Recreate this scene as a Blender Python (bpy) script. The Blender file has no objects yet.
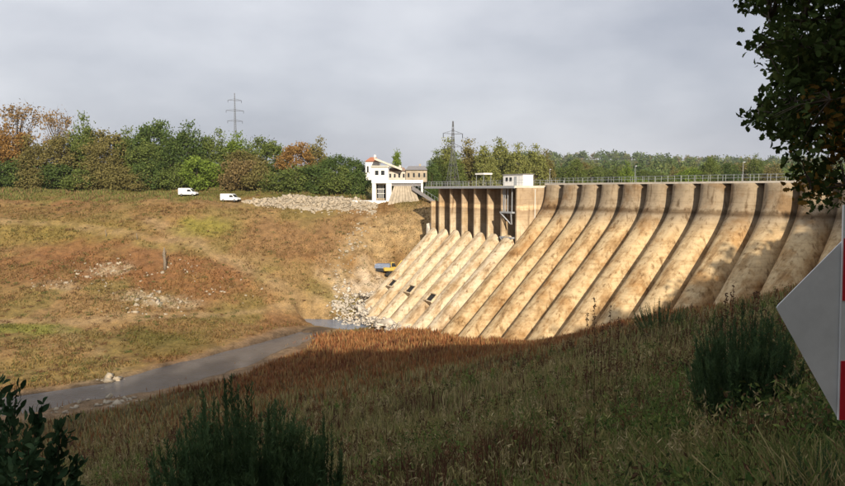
import bpy, bmesh, math, random
import numpy as np
from mathutils import Vector, Matrix

random.seed(7)
RNG = np.random.default_rng(11)
R = math.radians
scene = bpy.context.scene
COL = scene.collection

# ------------------------------------------------------------------ camera
F_PX, CX, CY, HORIZ = 680.0, 422.5, 243.0, 190.0      # photograph: 845 x 486
PITCH = math.atan((CY - HORIZ) / F_PX)
cam_d = bpy.data.cameras.new('camera')
cam = bpy.data.objects.new('camera', cam_d)
COL.objects.link(cam)
cam.location = (0, 0, 0)
cam.rotation_euler = (math.pi / 2 - PITCH, 0, 0)
cam_d.sensor_width = 36.0
cam_d.lens = 36.0 * F_PX / 845.0
cam_d.clip_start = 0.05
cam_d.clip_end = 12000
scene.camera = cam

# ------------------------------------------------------------------ light
SUN_EL, SUN_AZ = R(22.5), R(12.0)                      # the sun stands behind the viewpoint, a little to the right
sun_vec = Vector((math.sin(SUN_AZ) * math.cos(SUN_EL), -math.cos(SUN_AZ) * math.cos(SUN_EL), math.sin(SUN_EL)))
sd = bpy.data.lights.new('sun', 'SUN')
sd.energy = 4.5
sd.angle = R(0.6)
sd.color = (1.0, 0.87, 0.70)
so = bpy.data.objects.new('sun', sd)
COL.objects.link(so)
so.rotation_euler = sun_vec.to_track_quat('Z', 'Y').to_euler()

world = bpy.data.worlds.new('World')
scene.world = world
world.use_nodes = True
wn, wl = world.node_tree.nodes, world.node_tree.links
wn.clear()
w_out = wn.new('ShaderNodeOutputWorld')
w_bg = wn.new('ShaderNodeBackground')
w_bg.inputs['Strength'].default_value = 0.085
w_sky = wn.new('ShaderNodeTexSky')
w_sky.sky_type = 'NISHITA'
w_sky.sun_disc = False
w_sky.sun_elevation = SUN_EL
w_sky.sun_rotation = math.pi - SUN_AZ
w_sky.altitude = 60
w_sky.air_density = 1.2
w_sky.dust_density = 2.5
w_tc = wn.new('ShaderNodeTexCoord')
w_map = wn.new('ShaderNodeMapping')
w_map.inputs['Scale'].default_value = (1.0, 1.0, 2.4)
w_map.inputs['Location'].default_value = (.35, .2, .1)
w_n1 = wn.new('ShaderNodeTexNoise')
w_n1.inputs['Scale'].default_value = 1.9
w_n1.inputs['Detail'].default_value = 8
w_n1.inputs['Roughness'].default_value = 0.52
w_ramp = wn.new('ShaderNodeValToRGB')                  # a closed cloud deck, greyer and lighter in soft patches
e = w_ramp.color_ramp.elements
e[0].position, e[0].color = 0.34, (3.35, 3.6, 4.35, 1)
e[1].position, e[1].color = 0.68, (6.7, 6.85, 7.35, 1)
w_mix = wn.new('ShaderNodeMixRGB')
w_mix.inputs['Fac'].default_value = 0.90
wl.new(w_tc.outputs['Generated'], w_map.inputs['Vector'])
wl.new(w_map.outputs['Vector'], w_n1.inputs['Vector'])
w_sep = wn.new('ShaderNodeSeparateXYZ'); wl.new(w_tc.outputs['Generated'], w_sep.inputs[0])
w_add = wn.new('ShaderNodeMath'); w_add.operation = 'MULTIPLY_ADD'; w_add.use_clamp = True      # the deck thins upwards
wl.new(w_sep.outputs['Z'], w_add.inputs[0]); w_add.inputs[1].default_value = 0.32; wl.new(w_n1.outputs['Fac'], w_add.inputs[2])
wl.new(w_add.outputs[0], w_ramp.inputs['Fac'])
wl.new(w_sky.outputs['Color'], w_mix.inputs['Color1'])
wl.new(w_ramp.outputs['Color'], w_mix.inputs['Color2'])
wl.new(w_mix.outputs['Color'], w_bg.inputs['Color'])
wl.new(w_bg.outputs['Background'], w_out.inputs['Surface'])

scene.view_settings.view_transform = 'Standard'
scene.view_settings.look = 'None'
scene.view_settings.gamma = 1.0
scene.view_settings.use_curve_mapping = False
scene.view_settings.exposure = 0.45

# ------------------------------------------------------------------ helpers
_fw = np.array([0, math.cos(PITCH), -math.sin(PITCH)])
_up = np.array([0, math.sin(PITCH), math.cos(PITCH)])


def ray(px, py):
    r = _fw + (px - CX) / F_PX * np.array([1.0, 0, 0]) + (CY - py) / F_PX * _up
    return r / r[1]


def at(px, py, Y):
    return Vector(ray(px, py) * Y)


def tag(o, label=None, cat=None, group=None, kind=None):
    if label: o['label'] = label
    if cat: o['category'] = cat
    if group: o['group'] = group
    if kind: o['kind'] = kind
    return o


def empty(name, loc=(0, 0, 0), rz=0.0):
    o = bpy.data.objects.new(name, None)
    COL.objects.link(o)
    o.location = loc
    o.rotation_euler = (0, 0, rz)
    o.empty_display_size = 0.3
    return o


def link_mesh(name, me, mat=None, parent=None, smooth=False):
    o = bpy.data.objects.new(name, me)
    COL.objects.link(o)
    if mat and not me.materials: me.materials.append(mat)
    if smooth:
        me.polygons.foreach_set('use_smooth', [True] * len(me.polygons))
    if parent: o.parent = parent
    return o


def np_mesh(name, V, F):
    """V (n,3), F (m,k) with a constant k"""
    V = np.asarray(V, dtype=np.float32); F = np.asarray(F, dtype=np.int32)
    me = bpy.data.meshes.new(name)
    k = F.shape[1]
    me.vertices.add(len(V)); me.vertices.foreach_set('co', V.ravel())
    me.loops.add(F.size); me.loops.foreach_set('vertex_index', F.ravel())
    me.polygons.add(len(F))
    me.polygons.foreach_set('loop_start', np.arange(0, F.size, k, dtype=np.int32))
    me.update(calc_edges=True)
    me.validate()
    return me


def set_col(me, C):
    a = me.color_attributes.new('Col', 'FLOAT_COLOR', 'POINT')
    C = np.asarray(C, dtype=np.float32)
    if C.shape[1] == 3: C = np.hstack([C, np.ones((len(C), 1), np.float32)])
    a.data.foreach_set('color', C.ravel())


class MB:
    """collects shapes, builds one mesh object"""
    def __init__(self): self.v, self.f = [], []

    def add(self, vs, fs):
        b = len(self.v)
        self.v += [tuple(v) for v in vs]
        self.f += [tuple(i + b for i in f) for f in fs]
        return self

    def box(self, c, s, rz=0.0, m=None):
        hx, hy, hz = s[0] / 2, s[1] / 2, s[2] / 2
        vs = [Vector((x, y, z)) for x in (-hx, hx) for y in (-hy, hy) for z in (-hz, hz)]
        if rz: vs = [Matrix.Rotation(rz, 3, 'Z') @ v for v in vs]
        if m: vs = [m @ v for v in vs]
        vs = [v + Vector(c) for v in vs]
        return self.add(vs, [(0, 1, 3, 2), (4, 6, 7, 5), (0, 4, 5, 1), (2, 3, 7, 6), (0, 2, 6, 4), (1, 5, 7, 3)])

    def prism(self, poly, a0, a1, axis='y'):
        """extrude a 2-D polygon along an axis"""
        n = len(poly)
        def P(p, a):
            return (p[0], a, p[1]) if axis == 'y' else ((a, p[0], p[1]) if axis == 'x' else (p[0], p[1], a))
        vs = [P(p, a0) for p in poly] + [P(p, a1) for p in poly]
        fs = [tuple(range(n)), tuple(range(2 * n - 1, n - 1, -1))]
        fs += [(i, i + n, (i + 1) % n + n, (i + 1) % n) for i in range(n)]
        return self.add(vs, fs)

    def bar(self, a, b, r, n=4, r2=None):
        return self.tube([a, b], [r, r if r2 is None else r2], n)

    def tube(self, pts, rs, n=6, cap=True):
        pts = [Vector(p) for p in pts]
        rings = []
        for i, p in enumerate(pts):
            d = (pts[min(i + 1, len(pts) - 1)] - pts[max(i - 1, 0)]).normalized()
            u = d.cross(Vector((0.3, 0.1, 1.0)) if abs(d.z) < 0.9 else Vector((1, 0.2, 0))).normalized()
            w = d.cross(u)
            rings.append([p + (u * math.cos(2 * math.pi * j / n + .4) + w * math.sin(2 * math.pi * j / n + .4)) * rs[i] for j in range(n)])
        vs = [v for r_ in rings for v in r_]
        fs = []
        for i in range(len(pts) - 1):
            for j in range(n):
                fs.append((i * n + j, i * n + (j + 1) % n, (i + 1) * n + (j + 1) % n, (i + 1) * n + j))
        if cap:
            fs.append(tuple(range(n - 1, -1, -1)))
            fs.append(tuple((len(pts) - 1) * n + j for j in range(n)))
        return self.add(vs, fs)

    def mesh(self, name):
        me = bpy.data.meshes.new(name)
        me.from_pydata(self.v, [], self.f)
        bm = bmesh.new(); bm.from_mesh(me)
        bmesh.ops.recalc_face_normals(bm, faces=bm.faces)
        bm.to_mesh(me); bm.free()
        return me

    def build(self, name, mat, parent=None, smooth=False, bevel=0.0):
        o = link_mesh(name, self.mesh(name), mat, parent, smooth)
        if bevel:
            b = o.modifiers.new('bevel', 'BEVEL'); b.width = bevel; b.segments = 2; b.limit_method = 'ANGLE'
        return o


def copy_tree(o, parent=None):
    c = o.copy(); COL.objects.link(c)
    if parent: c.parent = parent
    for ch in list(o.children):
        copy_tree(ch, c)
    return c


_tab = np.random.default_rng(3).random((256, 256))


def vnoise(x, y):
    x = np.asarray(x, float); y = np.asarray(y, float)
    xi = np.floor(x).astype(int); yi = np.floor(y).astype(int)
    fx = x - xi; fy = y - yi
    fx = fx * fx * (3 - 2 * fx); fy = fy * fy * (3 - 2 * fy)
    g = lambda i, j: _tab[i & 255, j & 255]
    return (g(xi, yi) * (1 - fx) + g(xi + 1, yi) * fx) * (1 - fy) + (g(xi, yi + 1) * (1 - fx) + g(xi + 1, yi + 1) * fx) * fy


def fbm(x, y, o=4):
    t = 0; a = 0.5; n = 0
    for i in range(o):
        t = t + a * vnoise(x * 2 ** i + 17.3 * i, y * 2 ** i + 9.1 * i); n += a; a *= .5
    return t / n


def sstep(a, b, x):
    t = np.clip((x - a) / (b - a), 0, 1)
    return t * t * (3 - 2 * t)


def seg_dist(x, y, pts):
    """distance to a polyline and the running parameter"""
    best = np.full(np.shape(x), 1e9); par = np.zeros(np.shape(x))
    for i in range(len(pts) - 1):
        ax, ay = pts[i][:2]; bx, by = pts[i + 1][:2]
        dx, dy = bx - ax, by - ay
        t = np.clip(((x - ax) * dx + (y - ay) * dy) / (dx * dx + dy * dy), 0, 1)
        d = np.hypot(x - ax - t * dx, y - ay - t * dy)
        m = d < best
        best = np.where(m, d, best); par = np.where(m, i + t, par)
    return best, par


# ------------------------------------------------------------------ materials
def new_mat(name):
    m = bpy.data.materials.new(name); m.use_nodes = True
    nt = m.node_tree; nt.nodes.clear()
    return m, nt.nodes, nt.links


def ramp(N, stops, interp='LINEAR'):
    r = N.new('ShaderNodeValToRGB'); r.color_ramp.interpolation = interp
    while len(r.color_ramp.elements) > 1: r.color_ramp.elements.remove(r.color_ramp.elements[-1])
    for i, (p, c) in enumerate(stops):
        el = r.color_ramp.elements[0] if i == 0 else r.color_ramp.elements.new(p)
        el.position = p; el.color = (c[0], c[1], c[2], 1)
    return r


def noise(N, L, scale, detail=4, rough=.55, vec=None):
    n = N.new('ShaderNodeTexNoise')
    n.inputs['Scale'].default_value = scale; n.inputs['Detail'].default_value = detail; n.inputs['Roughness'].default_value = rough
    if vec: L.new(vec, n.inputs['Vector'])
    return n


def mixc(N, L, fac, a, b, mode='MIX'):
    m = N.new('ShaderNodeMixRGB'); m.blend_type = mode
    for sock, v in ((m.inputs['Fac'], fac), (m.inputs['Color1'], a), (m.inputs['Color2'], b)):
        if isinstance(v, (int, float)): sock.default_value = v
        elif isinstance(v, tuple): sock.default_value = (v[0], v[1], v[2], 1)
        else: L.new(v, sock)
    return m.outputs['Color']


def simple(name, c, rough=.6, metal=0.0, var=.12, scale=2.0, bump=0.0, spec=.4):
    m, N, L = new_mat(name)
    out = N.new('ShaderNodeOutputMaterial'); b = N.new('ShaderNodeBsdfPrincipled')
    g = N.new('ShaderNodeTexCoord')
    n = noise(N, L, scale, 5, .6, g.outputs['Object'])
    r = ramp(N, [(.25, tuple(x * (1 - var) for x in c)), (.75, tuple(min(1, x * (1 + var)) for x in c))])
    L.new(n.outputs['Fac'], r.inputs['Fac']); L.new(r.outputs['Color'], b.inputs['Base Color'])
    b.inputs['Roughness'].default_value = rough; b.inputs['Metallic'].default_value = metal
    b.inputs['Specular IOR Level'].default_value = spec
    if bump:
        bp = N.new('ShaderNodeBump'); bp.inputs['Strength'].default_value = bump; bp.inputs['Distance'].default_value = .05
        L.new(n.outputs['Fac'], bp.inputs['Height']); L.new(bp.outputs['Normal'], b.inputs['Normal'])
    L.new(b.outputs['BSDF'], out.inputs['Surface'])
    return m


def foliage(name, c, c2=None, scale=.5, trans=.25):
    m, N, L = new_mat(name)
    c2 = c2 or tuple(x * 1.5 for x in c)
    out = N.new('ShaderNodeOutputMaterial')
    g = N.new('ShaderNodeNewGeometry'); oi = N.new('ShaderNodeObjectInfo')
    n = noise(N, L, scale, 5, .65, g.outputs['Position'])
    wn_ = N.new('ShaderNodeTexWhiteNoise'); wn_.noise_dimensions = '3D'
    sc = N.new('ShaderNodeVectorMath'); sc.operation = 'SNAP'; sc.inputs[1].default_value = (.35, .35, .35)
    L.new(g.outputs['Position'], sc.inputs[0]); L.new(sc.outputs[0], wn_.inputs['Vector'])
    r = ramp(N, [(.3, tuple(x * .75 for x in c)), (.5, c), (.7, c2)])
    L.new(n.outputs['Fac'], r.inputs['Fac'])
    hv = N.new('ShaderNodeHueSaturation')
    mr = N.new('ShaderNodeMapRange'); mr.inputs['To Min'].default_value = .68; mr.inputs['To Max'].default_value = 1.32
    L.new(wn_.outputs['Value'], mr.inputs['Value']); L.new(mr.outputs['Result'], hv.inputs['Value'])
    L.new(r.outputs['Color'], hv.inputs['Color'])
    d = N.new('ShaderNodeBsdfDiffuse'); t = N.new('ShaderNodeBsdfTranslucent'); mx = N.new('ShaderNodeMixShader')
    mx.inputs['Fac'].default_value = trans
    L.new(hv.outputs['Color'], d.inputs['Color']); L.new(hv.outputs['Color'], t.inputs['Color'])
    L.new(d.outputs[0], mx.inputs[1]); L.new(t.outputs[0], mx.inputs[2]); L.new(mx.outputs[0], out.inputs['Surface'])
    return m


def attr_foliage(name, trans=.2):
    m, N, L = new_mat(name)
    out = N.new('ShaderNodeOutputMaterial')
    a = N.new('ShaderNodeAttribute'); a.attribute_name = 'Col'
    d = N.new('ShaderNodeBsdfDiffuse'); t = N.new('ShaderNodeBsdfTranslucent'); mx = N.new('ShaderNodeMixShader')
    mx.inputs['Fac'].default_value = trans
    L.new(a.outputs['Color'], d.inputs['Color']); L.new(a.outputs['Color'], t.inputs['Color'])
    L.new(d.outputs[0], mx.inputs[1]); L.new(t.outputs[0], mx.inputs[2]); L.new(mx.outputs[0], out.inputs['Surface'])
    return m


def ground_material():
    m, N, L = new_mat('ground_cover')
    out = N.new('ShaderNodeOutputMaterial'); b = N.new('ShaderNodeBsdfPrincipled')
    a = N.new('ShaderNodeAttribute'); a.attribute_name = 'Col'
    g = N.new('ShaderNodeNewGeometry')
    n1 = noise(N, L, .55, 8, .68, g.outputs['Position'])
    n2 = noise(N, L, 3.5, 4, .6, g.outputs['Position'])
    r1 = ramp(N, [(.28, (.52, .50, .46)), (.5, (1, 1, 1)), (.72, (1.45, 1.4, 1.3))])
    r2 = ramp(N, [(.3, (.7, .7, .68)), (.7, (1.3, 1.28, 1.25))])
    L.new(n1.outputs['Fac'], r1.inputs['Fac']); L.new(n2.outputs['Fac'], r2.inputs['Fac'])
    c = mixc(N, L, 1.0, a.outputs['Color'], r1.outputs['Color'], 'MULTIPLY')
    c = mixc(N, L, 1.0, c, r2.outputs['Color'], 'MULTIPLY')
    L.new(c, b.inputs['Base Color'])
    b.inputs['Roughness'].default_value = .95; b.inputs['Specular IOR Level'].default_value = .1
    bp = N.new('ShaderNodeBump'); bp.inputs['Strength'].default_value = .8; bp.inputs['Distance'].default_value = .5
    L.new(n1.outputs['Fac'], bp.inputs['Height']); L.new(bp.outputs['Normal'], b.inputs['Normal'])
    L.new(b.outputs['BSDF'], out.inputs['Surface'])
    return m


def concrete_material(name, base, dirt, lower, streak=1.0, band=(.62, .70)):
    """old reservoir concrete: water-line band, silt below it, rusty patches"""
    m, N, L = new_mat(name)
    out = N.new('ShaderNodeOutputMaterial'); b = N.new('ShaderNodeBsdfPrincipled')
    g = N.new('ShaderNodeNewGeometry')
    sx = N.new('ShaderNodeSeparateXYZ'); L.new(g.outputs['Position'], sx.inputs[0])
    n1 = noise(N, L, .22, 7, .62, g.outputs['Position'])
    n2 = noise(N, L, 1.3, 6, .65, g.outputs['Position'])
    mp = N.new('ShaderNodeMapping'); mp.inputs['Scale'].default_value = (.22, .22, 2.2)
    L.new(g.outputs['Position'], mp.inputs['Vector'])
    n3 = noise(N, L, 1.0, 5, .6, mp.outputs['Vector'])       # horizontal lift joints and tide lines
    # vertical zones
    zz = N.new('ShaderNodeMath'); zz.operation = 'MULTIPLY_ADD'
    L.new(n2.outputs['Fac'], zz.inputs[0]); zz.inputs[1].default_value = 1.2; L.new(sx.outputs['Z'], zz.inputs[2])
    mr = N.new('ShaderNodeMapRange'); mr.inputs['From Min'].default_value = -12; mr.inputs['From Max'].default_value = 2
    L.new(zz.outputs[0], mr.inputs['Value'])
    zr = ramp(N, [(0.0, lower), (.40, lower), (.52, tuple((x + y) / 2 for x, y in zip(lower, base))), (.61, tuple(x * .95 for x in base)), (.64, tuple(x * band[0] for x in dirt)),
                  (.672, tuple(x * band[1] for x in dirt)), (.70, base), (.93, base), (1.0, tuple(x * .85 for x in base))])
    L.new(mr.outputs['Result'], zr.inputs['Fac'])
    r1 = ramp(N, [(.36, dirt), (.50, (1, 1, 1)), (.8, (1.1, 1.08, 1.05))])
    r1.color_ramp.elements[0].color = (dirt[0] / base[0] * .95, dirt[1] / base[1] * .85, dirt[2] / base[2] * .72, 1)
    L.new(n1.outputs['Fac'], r1.inputs['Fac'])
    r2 = ramp(N, [(.30, (.70, .66, .60)), (.48, (1, 1, 1)), (.7, (1.13, 1.12, 1.1))])
    L.new(n2.outputs['Fac'], r2.inputs['Fac'])
    r3 = ramp(N, [(.32, (.78, .74, .68)), (.46, (1, 1, 1)), (.7, (1.06, 1.06, 1.05))])
    L.new(n3.outputs['Fac'], r3.inputs['Fac'])
    c = mixc(N, L, .9, zr.outputs['Color'], r1.outputs['Color'], 'MULTIPLY')
    c = mixc(N, L, streak, c, r2.outputs['Color'], 'MULTIPLY')
    c = mixc(N, L, .7, c, r3.outputs['Color'], 'MULTIPLY')
    # silt and rust drawn out down the slope
    def dot(v):
        q = N.new('ShaderNodeVectorMath'); q.operation = 'DOT_PRODUCT'; L.new(g.outputs['Position'], q.inputs[0]); q.inputs[1].default_value = v; return q.outputs['Value']
    cx = N.new('ShaderNodeCombineXYZ'); L.new(dot((.40, -.73, 0)), cx.inputs[0]); L.new(dot((-.16, -.088, -.125)), cx.inputs[1])
    n4 = noise(N, L, .75, 7, .68, cx.outputs[0])
    r4 = ramp(N, [(.33, (.40, .31, .23)), (.44, (.74, .66, .57)), (.52, (1, 1, 1)), (.75, (1.12, 1.12, 1.12))])
    L.new(n4.outputs['Fac'], r4.inputs['Fac'])
    mk = N.new('ShaderNodeMapRange'); mk.inputs['From Min'].default_value = -3; mk.inputs['From Max'].default_value = -9; L.new(sx.outputs['Z'], mk.inputs['Value'])
    mk2 = N.new('ShaderNodeMath'); mk2.operation = 'MULTIPLY'; L.new(mk.outputs['Result'], mk2.inputs[0]); mk2.inputs[1].default_value = .9
    c = mixc(N, L, mk2.outputs[0], c, mixc(N, L, 1.0, c, r4.outputs['Color'], 'MULTIPLY'))
    # casting lifts: thin level joints, each a little off true
    wv = N.new('ShaderNodeMath'); wv.operation = 'MULTIPLY_ADD'; L.new(n1.outputs['Fac'], wv.inputs[0]); wv.inputs[1].default_value = .25; L.new(sx.outputs['Z'], wv.inputs[2])
    md = N.new('ShaderNodeMath'); md.operation = 'PINGPONG'; L.new(wv.outputs[0], md.inputs[0]); md.inputs[1].default_value = .85
    rj = ramp(N, [(.0, (.70, .66, .60)), (.07, (.78, .75, .70)), (.13, (1, 1, 1))])
    L.new(md.outputs[0], rj.inputs['Fac'])
    c = mixc(N, L, .32, c, rj.outputs['Color'], 'MULTIPLY')
    # dark seepage runs and pale lime runs
    m5 = N.new('ShaderNodeMapping'); m5.inputs['Scale'].default_value = (1.5, 1.5, .10); L.new(g.outputs['Position'], m5.inputs['Vector'])
    n5 = noise(N, L, 1.0, 6, .62, m5.outputs['Vector'])
    r5 = ramp(N, [(.32, (.42, .36, .30)), (.45, (1, 1, 1)), (.64, (1, 1, 1)), (.74, (1.22, 1.22, 1.2))])
    L.new(n5.outputs['Fac'], r5.inputs['Fac'])
    c = mixc(N, L, .9, c, r5.outputs['Color'], 'MULTIPLY')
    L.new(c, b.inputs['Base Color'])
    b.inputs['Roughness'].default_value = .9; b.inputs['Specular IOR Level'].default_value = .15
    bp = N.new('ShaderNodeBump'); bp.inputs['Strength'].default_value = .35; bp.inputs['Distance'].default_value = .15
    L.new(n2.outputs['Fac'], bp.inputs['Height']); L.new(bp.outputs['Normal'], b.inputs['Normal'])
    L.new(b.outputs['BSDF'], out.inputs['Surface'])
    return m


def water_material(name, tint):
    m, N, L = new_mat(name)
    out = N.new('ShaderNodeOutputMaterial'); b = N.new('ShaderNodeBsdfPrincipled')
    g = N.new('ShaderNodeNewGeometry')
    n1 = noise(N, L, .25, 5, .6, g.outputs['Position']); n2 = noise(N, L, 1.3, 6, .7, g.outputs['Position'])
    r = ramp(N, [(.3, tint), (.7, tuple(x * 1.35 for x in tint))])
    L.new(n1.outputs['Fac'], r.inputs['Fac']); L.new(r.outputs['Color'], b.inputs['Base Color'])
    b.inputs['Roughness'].default_value = .05; b.inputs['IOR'].default_value = 1.33
    bp = N.new('ShaderNodeBump'); bp.inputs['Strength'].default_value = .6; bp.inputs['Distance'].default_value = .10
    L.new(n2.outputs['Fac'], bp.inputs['Height']); L.new(bp.outputs['Normal'], b.inputs['Normal'])
    L.new(b.outputs['BSDF'], out.inputs['Surface'])
    return m


M = {}
M['ground'] = ground_material()
M['water'] = water_material('silty_river_water', (.105, .10, .10))
M['pool'] = water_material('clear_pool_water', (.13, .165, .22))
M['concrete'] = concrete_material('weathered_dam_concrete', (.305, .243, .165), (.23, .165, .10), (.51, .385, .222))
M['pier'] = concrete_material('spillway_pier_concrete', (.38, .285, .185), (.33, .25, .16), (.58, .48, .335), .7, (2.0, 1.9))
M['pale_concrete'] = simple('pale_concrete', (.55, .50, .42), .85, var=.25, scale=.8, bump=.3)
M['silt'] = simple('whitish_rubble', (.47, .42, .345), .9, var=.5, scale=.6, bump=.4)
M['stone'] = simple('pale_stone', (.36, .305, .225), .9, var=.35, scale=.9, bump=.4)
M['gate'] = simple('rusty_gate_steel_shade_toned', (.085, .055, .04), .8, .1, .3, 2)  # rusty steel, its colour darkened further to deepen the shade between the piers
M['pylon'] = simple('dull_pylon_steel', (.10, .105, .11), .7, .2, .15, 3)
M['metal'] = simple('galvanised_steel', (.33, .35, .37), .5, .6, .15, 3)
M['steel_paint'] = simple('grey_painted_steel', (.36, .38, .40), .6, .1, .2, 3)
M['dark'] = simple('outlet_shade_black', (.02, .018, .016), .9, var=.2)
M['white'] = simple('white_wall_paint', (.78, .77, .74), .8, var=.07, scale=1.0)
M['white_car'] = simple('white_car_paint', (.80, .80, .80), .25, var=.03)
M['glass'] = simple('dark_window_glass', (.03, .035, .04), .12, var=.2)
M['rubber'] = simple('black_rubber', (.025, .025, .025), .85, var=.2)
M['roof_red'] = simple('orange_red_roof_tiles', (.42, .16, .08), .85, var=.25, scale=3)
M['roof_grey'] = simple('grey_roof', (.22, .21, .21), .8, var=.2)
M['brick'] = simple('red_brown_wall', (.30, .20, .145), .9, var=.25)
M['yellow'] = simple('yellow_machine_paint', (.55, .38, .07), .6, var=.2)
M['blue'] = simple('faded_blue_paint', (.19, .23, .32), .6, var=.25)
M['bark'] = simple('brown_bark', (.10, .075, .055), .95, var=.4, scale=4, bump=.5)
M['bark_pale'] = simple('bleached_wood', (.19, .155, .115), .95, var=.5, scale=4, bump=.5)
M['sign_white'] = simple('dusty_white_sign_sheet', (.80, .82, .83), .45, var=.10, scale=9)
M['sign_red'] = simple('red_reflective_sheet', (.66, .02, .04), .4, var=.06, scale=6)
M['seed'] = simple('dry_brown_seed_heads', (.12, .06, .03), .95, var=.4, scale=20)

# ------------------------------------------------------------------ terrain
TP = []                                              # control points x, y, z


def tp_ray(px, lst):
    u = (px - CX) / F_PX
    for Z, z in lst: TP.append((u * Z, Z, z))


def tp_px(px, py, Z):
    p = at(px, py, Z); TP.append((p.x, p.y, p.z))


tp_ray(60, [(4, -3.4), (15, -8.8), (40, -17.6), (66, -26.4), (76, -28.3), (86, -28.6)])
tp_ray(165, [(40, -15.8), (66, -23.4), (80, -26.9), (88, -28.3), (98, -28.6)])
tp_ray(250, [(4, -3.2), (12, -6.7), (30, -12.8), (60, -20.8), (84, -26.6), (93, -28.2), (102, -28.6)])
tp_ray(420, [(4, -3.0), (12, -6.3), (30, -11.2), (60, -17.6), (90, -22.9), (110, -25), (125, -26.8), (138, -28.4)])
tp_ray(545, [(4, -3.0), (12, -6.0), (30, -10.0), (60, -15.5), (82, -19.5), (106, -24.2), (120, -27)])
tp_ray(660, [(4, -2.9), (12, -5.4), (30, -8.5), (55, -11.8), (72, -14.1), (95, -17.5)])
tp_ray(780, [(4, -2.8), (12, -4.9), (30, -7.3), (50, -9.4), (68, -11.5), (88, -14.0)])
tp_ray(900, [(4, -2.5), (12, -3.6), (30, -4.4), (55, -4.6), (75, -6.5)])
TP += [(0, -5, -1.7), (-20, -5, -4), (20, -5, -1), (0, -30, 11), (40, -28, 11), (-40, -32, 7), (0, -50, 16), (0, -14, .5), (25, -14, 1), (-25, -14, -2), (0, 0, -1.75), (2, 0.5, -1.8), (80, 20, 3), (100, 60, 5),
       (-60, 10, -10), (-60, 45, -22), (-90, 40, -24), (-100, 0, -12), (-100, -40, -2)]
TP += [(48, 135, -24), (62, 120, -12), (80, 100, 0), (30, 165, -22), (100, 150, -3), (25, 200, -12), (60, 190, -8), (10, 195, -7), (110, 100, 3), (150, 150, 4), (120, 220, -3), (60, 250, -5)]
tp_px(390, 316, 157); tp_px(385, 277, 166); tp_px(430, 218, 174); tp_px(424, 203, 180); tp_px(362, 252, 166); tp_px(340, 290, 157); tp_px(302, 320, 147)
for px, lst in {165: [(366, 110), (340, 122), (300, 140), (250, 160), (215, 176), (196, 190)],
                0: [(392, 96), (340, 118), (300, 136), (250, 158), (215, 176), (194, 192)],
                -160: [(420, 84), (340, 116), (300, 134), (250, 156), (215, 176), (194, 192)],
                300: [(333, 135), (300, 148), (260, 162), (222, 176), (207, 185), (196, 196)]}.items():
    for py, Z in lst: tp_px(px, py, Z)
TP += [(-100, 210, 0), (-100, 260, 2), (-20, 215, -1.5), (-50, 300, 3), (0, 240, -3), (-200, 205, 0), (-220, 120, -14), (-220, 60, -24), (-250, 0, -10), (200, 0, 8), (200, 300, 6), (-200, 300, 5), (-13, 196, -2.5)]
TP = np.array(TP, float)


def _U(r2): return np.where(r2 > 0, .5 * r2 * np.log(r2 + 1e-12), 0)


_n = len(TP)
_K = _U((TP[:, None, 0] - TP[None, :, 0]) ** 2 + (TP[:, None, 1] - TP[None, :, 1]) ** 2) + np.eye(_n) * 20.0
_P = np.hstack([np.ones((_n, 1)), TP[:, :2]])
_A = np.block([[_K, _P], [_P.T, np.zeros((3, 3))]])
_W = np.linalg.solve(_A, np.concatenate([TP[:, 2], np.zeros(3)]))

RIV_Z = -29.0


def on_plane(px, py, z):
    r = ray(px, py); t = z / r[2]
    return (r[0] * t, t)


RIVER = [(-190, 62), (-130, 70), (-90, 78)] + [on_plane(*q, RIV_Z) for q in [(20, 405), (70, 397), (115, 390), (165, 378), (230, 360), (280, 343), (316, 331)]]
RIV_W = [5, 5, 4.5, 3.6, 3.4, 3.8, 4.4, 4.4, 3.0, 1.6]


POOL_Z = -28.75
POOL = [on_plane(*q, POOL_Z) for q in [(308, 320), (325, 322), (350, 324.5), (376, 324)]]
POOL_W = [2.0, 3.8, 4.6, 3.4]


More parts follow.
